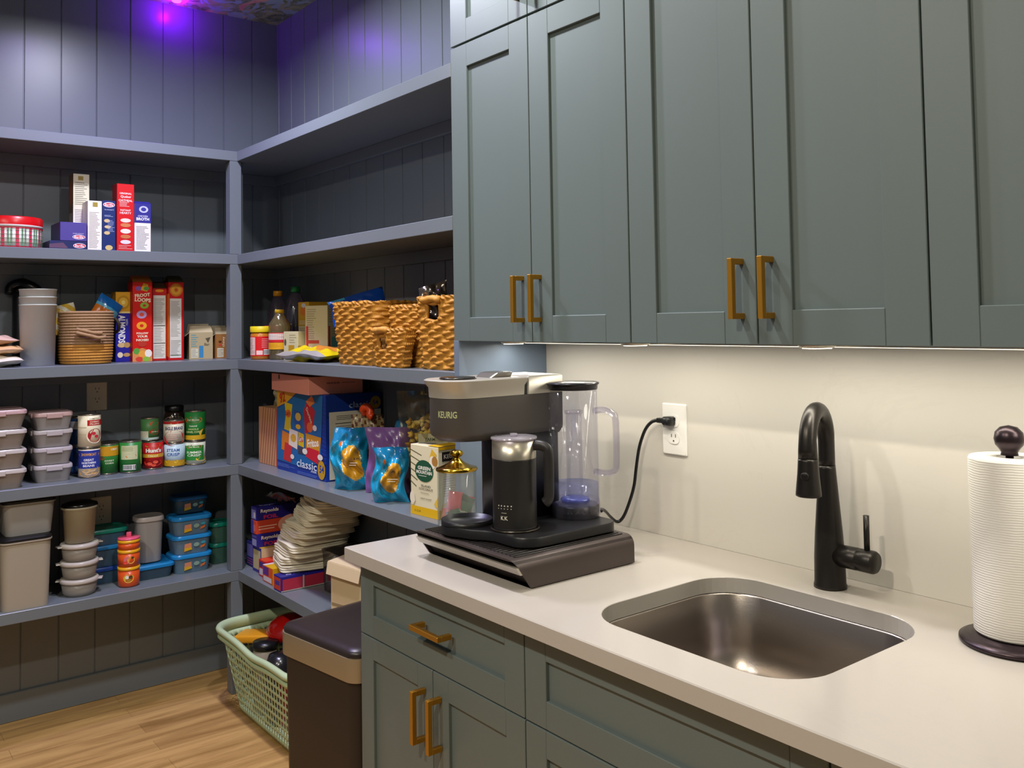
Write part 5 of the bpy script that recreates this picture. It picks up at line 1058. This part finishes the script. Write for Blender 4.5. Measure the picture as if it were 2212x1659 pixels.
# coffee pod box
cf = [('p', [(0, .93 - .09 * k), (.42 - .04 * k, .86 - .09 * k), (.40 - .04 * k, .85 - .09 * k), (0, .915 - .09 * k)], '5c5c3c') for k in range(6)] + [('p', [(.62, .72), (.78, .97), (.95, .90), (.86, .74)], 'd8b038'), ('e', .80, .78, .12, .09, 'ece4d0'), ('e', .88, .80, .10, .07, 'a87838'), ('e', .50, .64, .33, .155, '1e5038'), ('t', 'GREEN', .50, .68, .46, 'ece8d8', 0, .03, .05), ('t', 'MOUNTAIN', .50, .62, .56, 'ece8d8', 0, .03, .05), ('l', .30, .56, .70, .58, 1, 'ece8d8'), ('t', 'ISLAND', .56, .43, .34, '4c4a3c', 0, .008, .032), ('t', 'COCONUT', .56, .385, .5, '4c4a3c', 0, .008, .032), ('l', .36, .32, .74, .34, 1, '8c886c'), ('t', 'LIGHT ROAST', .56, .25, .4, '6c6850', 0, .005, .022), ('r', 0, 0, 1, .125, 'dcae14'), ('t', 'K-CUP', .26, .06, .22, '4c4a2c', 0, .01, .03), ('p', [(0, .14), (.14, .30), (.18, .20), (.10, .13)], 'ddd0b0'), ('e', .07, .24, .09, .09, 'e4dcc4'), ('p', [(.85, .2), (1, .32), (1, .14)], 'dcb848')]
t = carton('coffee_pod_box', 'cream and yellow coffee pod box with round green emblem', 'box', (1.634, -.236, Z4), .132, .082, .200, 'ded6b4', front=cf, right=[('r', .15, .80, 1, .93, '241c18'), ('t', 'KEURIG', .58, .865, .7, 'c8c0b0', 0, .02, .06), ('r', 0, .96, 1, 1, 'd8a814'), ('l', .2, .3, .8, .7, 12, 'b0a888'), ('r', 0, 0, 1, .125, 'c89c14'), ('e', .4, .15, .3, .08, 'd8b860')], top=[('r', .62, 0, 1, 1, 'dcae1c'), ('p', [(.1, .2), (.5, .5), (.5, .6), (.05, .3)], '5c6450')], rotz=R(4), rough=.35)
# glass jar with gold lid and drink sachets
t = thing('sweetener_jar', 'clear glass jar with gold knob lid on the counter behind the pod drawer', 'jar', (1.930, -.366, CT + .0004), R(30)); t.scale = (1.04, 1.04, 1.12)
gj = clearmat('f8faf8', .05, .015, 'e8ece8', .18)
b = MB(); b.lathe([(.001, .0005), (.045, .0005), (.048, .004), (.048, .140), (.0465, .140), (.0465, .006), (.001, .005)], gj, 44); b.build('glass_jar', t)
gl = M('b8922c', .16, 1.0)
b = MB(); b.lathe([(.001, .1402), (.050, .1402), (.0515, .143), (.050, .147), (.038, .150), (.020, .158), (.010, .166), (.008, .170), (.014, .173), (.017, .178), (.015, .183), (.009, .186), (.001, .187)], gl, 44); b.build('lid', t)
def sachets():
    rnd = random.Random(3); cols = [('2c5a3a', 'd8d4b8'), ('2c5a3a', 'd8d4b8'), ('d84a50', None), ('e07a90', None), ('e87858', None), ('2a5238', None), ('d84a50', None), ('e86a88', None)]
    pos = [(.0, -.020, .012, -18), (.010, -.004, .030, 22), (-.012, -.006, .055, 8), (.022, .004, .020, -35), (-.028, .004, .012, 4), (.010, .014, .045, 30), (.026, .016, .040, 12), (.004, -.030, .008, -80)]
    nm = ['green sachet at the front of the gold-lidded jar', 'green sachet leaning behind the front one in the jar', 'red sachet at the back left in the glass jar', 'pink sachet low at the right in the glass jar', 'coral sachet upright at the left in the jar', 'dark green sachet near the top of the jar', 'red sachet at the right side in the jar', 'pink sachet lying at the bottom of the jar']
    M4 = Matrix.Translation(t.location) @ Matrix.Rotation(R(60), 4, 'Z')
    for i, (x, y, z, a) in enumerate(pos):
        b = MB(); c1, c2 = cols[i]; w_ = .036 if i < 6 else .032
        b.pillow(w_, .046, .005, M(c1, .4), None, .1, i, 8, 8); 
        if c2: b.dec(Fr((-w_ / 2, -.0035, 0), (1, 0, 0), (0, 0, 1), w_, .046), [('t', 'SWEET', .5, .42, .7, c2, 0, .02), ('l', .2, .16, .8, .32, 2, c2)])
        o = b.build('drink_sachet', None, M4 @ Vector((x * .8, y * .8, z + .004)), rot=(0, R(a), R(60) + R(rnd.uniform(-15, 15)))); tag(o, nm[i], 'sachet', 'drink sachets in the glass jar')
sachets()

# ---- fifth shelf: wrap boxes, folded cloths, bin
def wrapbox(label, x0, x1, yf, z, h, base, side, end, L=.255, group='boxes of foil, wrap and bags on the low shelf', top=()):
    w = x1 - x0; return carton('wrap_box', label, 'box', ((x0 + x1) / 2, yf + L / 2, z), w, L, h, base, front=end, right=side, top=top, rotz=0, group=group)
pb_l = [('r', 0, 0, 1, 1, '2e2a90')]
wrapbox('blue and white box at the far left of the low shelf row', .238, .330, -.245, Z5, .098, '2c2c7c', [], [('r', .1, .4, .9, .9, '6c68b0'), ('l', .1, .08, .9, .36, 3, 'b05c7c'), ('r', 0, 0, 1, .06, '1c1c58')])
wrapbox('yellow and blue bag box carrying the stack of foil boxes', .334, .420, -.258, Z5, .098, '2c2c88', [('r', 0, .60, 1, 1, 'c8b890'), ('t', 'Kitchen', .26, .42, .30, 'c8c8e0', 0, .02, .2), ('l', .1, .1, .5, .28, 2, '9078b8')], [('r', .08, .12, .92, .88, 'b8b088')], top=[('r', 0, 0, 1, 1, 'c89c2c')])
wrapbox('red box beside the yellow wrap box on the low shelf', .424, .500, -.270, Z5, .062, 'c41c20', [('r', 0, .5, 1, 1, 'b81418')], [('r', .1, .1, .9, .5, 'c8c4d0'), ('r', .1, .6, .9, .9, '3c2c80')], top=[('r', 0, 0, 1, 1, 'c8181c'), ('r', .25, 0, .35, 1, 'd86820'), ('r', .55, 0, .65, 1, 'd86820')])
wrapbox('yellow and red wrap box under the folded cloths', .504, .598, -.288, Z5, .060, 'd8541c', [('r', 0, 0, 1, 1, 'd0a010')], [('r', .05, .45, .6, .95, '5a2c8c'), ('r', .1, .08, .9, .38, 'd0c8d0')], top=[('r', 0, 0, 1, 1, 'd0a418'), ('t', 'GLAD', .6, .30, .34, 'c82818', 90, .03), ('r', 0, 0, .2, 1, 'd8c8d0')])
wrapbox('red and blue wrap box at the front edge of the low shelf', .640, .704, -.302, Z5, .054, '28248c', [('r', .03, .10, .42, .84, 'b83048'), ('r', .46, .10, .84, .84, 'b83048'), ('r', .425, .05, .455, .9, 'cabfae'), ('r', 0, .03, .90, .09, 'cabfae')], [('r', .05, .1, .95, .92, 'c0402c'), ('r', .2, .4, .8, .7, '4c3890')], L=.20, top=[('r', 0, 0, 1, 1, '26227c'), ('t', 'zip bags', .6, .3, .3, 'c8c8e0', 90, .02)])
fs = lambda c1, c2: [('t', 'Reynolds', .22, .66, .30, 'e8dccb', 0, .03, .34), ('t', 'FOIL', .24, .22, .24, 'c02c5c', 0, .04, .30), ('r', .5, 0, 1, 1, c1)]
z0 = Z5 + .0985
wrapbox('blue foil box, lowest of the stack of three foil boxes', .345, .398, -.266, z0, .0515, '28227e', fs('28227e', 0), [('r', .1, .1, .9, .6, '8c90c0'), ('r', .1, .7, .9, .9, '4c4c98')], L=.25)
wrapbox('orange-red foil box, middle of the stack of three foil boxes', .343, .396, -.268, z0 + .0519, .0515, 'c8442c', [('e', .62, .5, .26, .7, 'e0a088'), ('r', .04, .3, .3, .38, 'e8b8a0'), ('r', .04, .5, .34, .58, 'e8b8a0')], [('r', 0, 0, .5, 1, '3c3890'), ('r', .5, .2, .9, .7, 'c86868')], L=.25)
wrapbox('blue foil box, topmost of the stack of three foil boxes', .341, .394, -.267, z0 + .1038, .0515, '241f78', fs('241f78', 0), [('r', .1, .1, .9, .8, '7c80b8'), ('r', .5, .2, .85, .6, 'c8c8d0')], L=.25, top=[('t', 'Reynolds Wrap', .5, .5, .8, '9c98c0', 90, .02)])
b = MB(); b.pillow(.16, .13, .06, M('0b0b0d', .25, coat=.5), None, .5, 77, 22, 22, T=Matrix.Rotation(R(-90), 4, 'X'))
tag(b.build('rubbish_bag_roll', None, (.50, -.22, Z5 + .315), rotz=R(30)), 'shiny black plastic bags on top beside the folded cloths', 'bag')
# folded cloths, each a folded slab with a rounded fold towards the front
cl = M('dcd5bc', .9, noise=.06, scale=20, bump=.35, bscale=90)
rnd = random.Random(22)
nmc = ['lowest', 'second', 'third', 'fourth', 'fifth', 'sixth', 'seventh', 'eighth', 'ninth', 'tenth', 'eleventh']
for k in range(11):
    b = MB(); w_, d_ = rnd.uniform(.20, .225), rnd.uniform(.205, .225); hh = .0245; ph = rnd.uniform(0, 6)
    def fcl(u, v, w_=w_, d_=d_, hh=hh, ph=ph, k=k):
        a = 2 * PI * u; cx_ = abs(math.cos(a)) ** .35 * (1 if math.cos(a) > 0 else -1); cy_ = abs(math.sin(a)) ** .35 * (1 if math.sin(a) > 0 else -1)
        lay = 3; e = 1 + .028 * abs(math.sin(PI * lay * v)) ** .5 + .02 * math.sin(5 * a + ph + 3 * v)
        s_ = 1 if 0 < v < 1 else 1
        x = cx_ * w_ / 2 * e; y = cy_ * d_ / 2 * e
        return (x, y, v * hh + .004 * math.sin(2.2 * a + ph) * (.3 + v * .2) + .003 * math.sin(x * 40 + ph))
    b.grid(fcl, 72, 12, cl, wrap=True)
    def cap(z, top, w_=w_, d_=d_, hh=hh, ph=ph):
        def g(u, v):
            p = fcl(u, z); r_ = 1 - v; x, y = p[0] * r_, p[1] * r_
            return (x, y, p[2] * r_ + (z * hh) * v + (.003 if top else 0) * math.sin(x * 50 + ph) * v * r_ * 4)
        return g
    b.grid(cap(1.0, True), 72, 6, cl, wrap=True); b.grid(cap(0.0, False), 72, 2, cl, wrap=True)
    lean = .012 * k + .0009 * k * k
    o = b.build('folded_cloth', None, (.592 + lean, -.158 + .004 * k, Z5 + .0620 + k * .0262), rot=(R(rnd.uniform(-1, 1)), R(.3 * k), R(rnd.uniform(-9, 9) - 8)))
    tag(o, 'off-white folded cloth, %s from the bottom of the leaning pile' % nmc[k] if k else 'off-white folded cloth, lowest of the leaning pile', 'cloth', 'folded cloths piled on the wrap boxes')
# clear bin with papers
t = thing('clear_bin', 'clear plastic bin on the low shelf behind the trash can', 'bin', (1.02, -.095, Z5))
b = MB(); ac = clearmat('b9b4b4', .25, .12, '8a8078')
b.rlof([(.50, .145, .012, .0005), (.52, .150, .014, .142), (.526, .156, .016, .143), (.526, .156, .016, .148), (.516, .146, .012, .148), (.496, .141, .011, .004)], ac, 4, smooth=False); b.build('bin_body', t)
b = MB(); pm = M('d3c8ae', .8)
for k in range(9):
    b.loft([[( -.10 + .16 * i / 12, -.055 + .002 * k + y_, .100 + .0042 * k + .028 * math.sin(PI * (i / 12) * .55 + .3) + dz) for i in range(13)] for y_, dz in ((0, 0), (.11, 0), (.11, .0016), (0, .0016))], pm, smooth=False, closed=True)
stk = b.build('paper_napkins', None, (1.04, -.09, Z5)); tag(stk, 'sheaf of cream paper napkins curling out of the clear bin', 'napkins'); stk['kind'] = 'stuff'
flat_bag('snack_pack', 'dark crinkled packet inside the clear bin', (.885, -.09, Z5 + .006), .17, .11, .06, M('4a4450', .3, coat=.5), 81, wr=.5)
flat_bag('cutlery_pack', 'tan packet inside the clear bin', (1.06, -.09, Z5 + .006), .16, .11, .055, M('8a6230', .4, coat=.4), 83, wr=.4)
t = thing('opened_carton', 'opened cream carton with lifted flap in front of the clear bin', 'box', (1.135, -.235, Z5), R(12))
cm = M('cdb994', .6); b = MB()
b.box(-.075, .075, -.038, .045, .0005, .150, cm, .002); b.box(-.07, .07, -.0385, -.038, .04, .05, M('8f7c5a', .7)); b.build('carton_body', t)
b = MB(); b.loft([[(-.076, .046, .192), (.090, .046, .186), (.090, -.048, .178), (-.076, -.048, .184)], [(-.076, .046, .194), (.090, .046, .188), (.090, -.048, .180), (-.076, -.048, .186)]], cm, smooth=False)
b.loft([[(-.076, -.048, .184), (.090, -.048, .178), (.088, -.056, .140), (-.074, -.056, .146)], [(-.076, -.050, .184), (.090, -.050, .178), (.088, -.058, .140), (-.074, -.058, .146)]], cm, smooth=False)
b.box(-.073, .073, .0455, .0470, .10, .193, cm); b.build('flap', t)

# ---- trash can
dk = M('2b2320', .45, .1, bump=.04, bscale=900); lidm = M('2d2625', .34, .1, bump=.05, bscale=600); band = M('a0947e', .36, .5)
TW, TD = .352, .306
t = thing('trash_can', 'tall dark brown trash can with steel band between basket and cabinet', 'trash can', (1.509, -.668, 0), R(7.9))
cxt, cyt = TW / 2, TD / 2
b = MB(); b.rlof([(TW - .035, TD - .035, .03, .0005, cxt, cyt), (TW - .030, TD - .030, .035, .02, cxt, cyt), (TW - .018, TD - .018, .035, .58, cxt, cyt)], dk, 7); smooth_by_angle(b.build('can_body', t), 40)
b = MB(); b.rlof([(TW - .002, TD - .002, .040, .574, cxt, cyt), (TW, TD, .042, .577, cxt, cyt), (TW, TD, .042, .632, cxt, cyt), (TW - .01, TD - .01, .038, .6322, cxt, cyt)], band, 8, cap0=True); smooth_by_angle(b.build('steel_band', t), 40)
b = MB(); b.rlof([(TW - .006, TD - .006, .040, .6326, cxt, cyt), (TW - .004, TD - .004, .040, .640, cxt, cyt), (TW - .014, TD - .014, .038, .648, cxt, cyt), (TW - .06, TD - .06, .03, .6525, cxt, cyt), (TW - .16, TD - .16, .02, .654, cxt, cyt)], lidm, 8); smooth_by_angle(b.build('lid', t), 50)

# ---- laundry basket
mint = M('b8ccA4', .45)
LX0, LX1, LY0, LY1, LZ = .318, 1.09, -.428, -.060, .295
t = thing('laundry_basket', 'pale green plastic laundry basket on the floor under the low shelf', 'laundry basket', ((LX0 + LX1) / 2, (LY0 + LY1) / 2, 0))
LW, LD = LX1 - LX0, LY1 - LY0
def wall_pt(u, v, o=0.0):
    P = rr(LW - .06 * (1 - v) - 2 * o, LD - .07 * (1 - v) - 2 * o, .09, 10); n_ = len(P); f = (u % 1) * n_; i = int(f); q = f - i
    a, c = P[i % n_], P[(i + 1) % n_]; return (a[0] + (c[0] - a[0]) * q, a[1] + (c[1] - a[1]) * q, .004 + v * (LZ - .012))
# even arc-length resampling of the outline
def even(w, d, r, N):
    P = rr(w, d, r, 12); L = [0]
    for i in range(len(P)): L.append(L[-1] + math.dist(P[i], P[(i + 1) % len(P)]))
    out = []; i = 0
    for k in range(N):
        s_ = L[-1] * k / N
        while L[i + 1] < s_: i += 1
        q = (s_ - L[i]) / (L[i + 1] - L[i] + 1e-12); a, c = P[i], P[(i + 1) % len(P)]; out.append((a[0] + (c[0] - a[0]) * q, a[1] + (c[1] - a[1]) * q))
    return out
NS = 78
rings = {}
def ring(w, d, r, z, N=NS * 4): return [(x, y, z) for x, y in even(w, d, r, N)]
NR = 8; zs = [.004]
for j in range(NR): a = .022 + j * .0290; zs += [a, a + .0205]
zs += [LZ - .030]
def wd(z): k = z / LZ; return LW - .13 * (1 - k) - .03, LD - .10 * (1 - k) - .03
b = MB(); R_ = [ring(*wd(z), .09, z) for z in zs]; N = NS * 4
vs = [p for r_ in R_ for p in r_]; fs = []
for j in range(len(zs) - 1):
    slot = j % 2 == 1
    for i in range(N):
        if slot and i % 4 in (1, 2, 3): continue
        fs.append((j * N + i, j * N + (i + 1) % N, (j + 1) * N + (i + 1) % N, (j + 1) * N + i))
b.add(vs, fs, mint, True); b.add(R_[0], [tuple(range(N))[::-1]], mint)
o = b.build('slotted_wall', t); s_ = o.modifiers.new('thick', 'SOLIDIFY'); s_.thickness = .003
b = MB(); dip = lambda x: .012 * math.exp(-((x - .02) / .10) ** 2)
def rimring(e, z, dd=1.0):
    return [(x, y, z - dd * dip(x) * (1 if abs(y) > LD * .3 else 0)) for x, y in even(LW + e, LD + e, .10, 220)]
b.loft([rimring(-.030, LZ - .034), rimring(-.012, LZ - .032), rimring(-.004, LZ - .026), rimring(-.010, LZ - .020), rimring(-.024, LZ - .018), rimring(-.018, LZ - .012), rimring(.0, LZ - .008), rimring(.006, LZ + .002), rimring(0, LZ + .010), rimring(-.016, LZ + .013), rimring(-.034, LZ + .008), rimring(-.040, LZ - .004), rimring(-.036, LZ - .034)], mint, False, False, closed=True); b.build('rim', t)
# things in the basket
b = MB(); T = Matrix.Rotation(R(0), 4, 'X')
b.lathe([(.001, .0), (.06, .0), (.082, .01), (.080, .03), (.055, .055), (.02, .066), (.001, .068)], M('c40f0c', .25, coat=.6), 36); tag(b.build('red_plastic_item', None, (.500, -.185, .258), rot=(R(14), R(4), 0)), 'shiny red domed plastic item in the laundry basket', 'bowl')  # red domed plastic item, not identified further
b = MB(); b.box(-.09, .09, -.045, .045, 0, .030, M('d8941c', .4), .008, 3); tag(b.build('yellow_container', None, (.440, -.270, .235), rot=(0, R(-4), R(40))), 'yellow plastic box in the laundry basket', 'container')
b = MB(); b.lathe([(.001, 0), (.045, 0), (.045, .215), (.040, .227), (.001, .228)], M('9a8f80', .45), 32); o = b.build('spray_can', None, (.545, -.295, .012)); tag(o, 'pale canister with black lid in the laundry basket', 'canister')
b = MB(); b.lathe([(.001, .2282), (.046, .2282), (.048, .238), (.046, .252), (.001, .254)], M('151517', .3), 32); b.build('lid', o)
b = MB(); b.lathe([(.001, 0), (.052, 0), (.054, .01), (.054, .20), (.04, .235), (.001, .24)], M('1e1e22', .25, coat=.5), 32); tag(b.build('black_flask', None, (.665, -.290, .012)), 'rounded black bottle in the laundry basket', 'bottle')
b = MB(); b.box(-.10, .10, -.05, .05, 0, .17, M('8c1418', .4), .01, 3); tag(b.build('red_box', None, (.80, -.265, .012), rotz=0), 'dark red box low in the laundry basket', 'box')
b = MB(); b.box(-.08, .08, -.05, .05, 0, .15, M('c8861c', .4), .01, 3); tag(b.build('orange_box', None, (.90, -.15, .012), rotz=R(10)), 'orange box seen through the laundry basket slots', 'box')
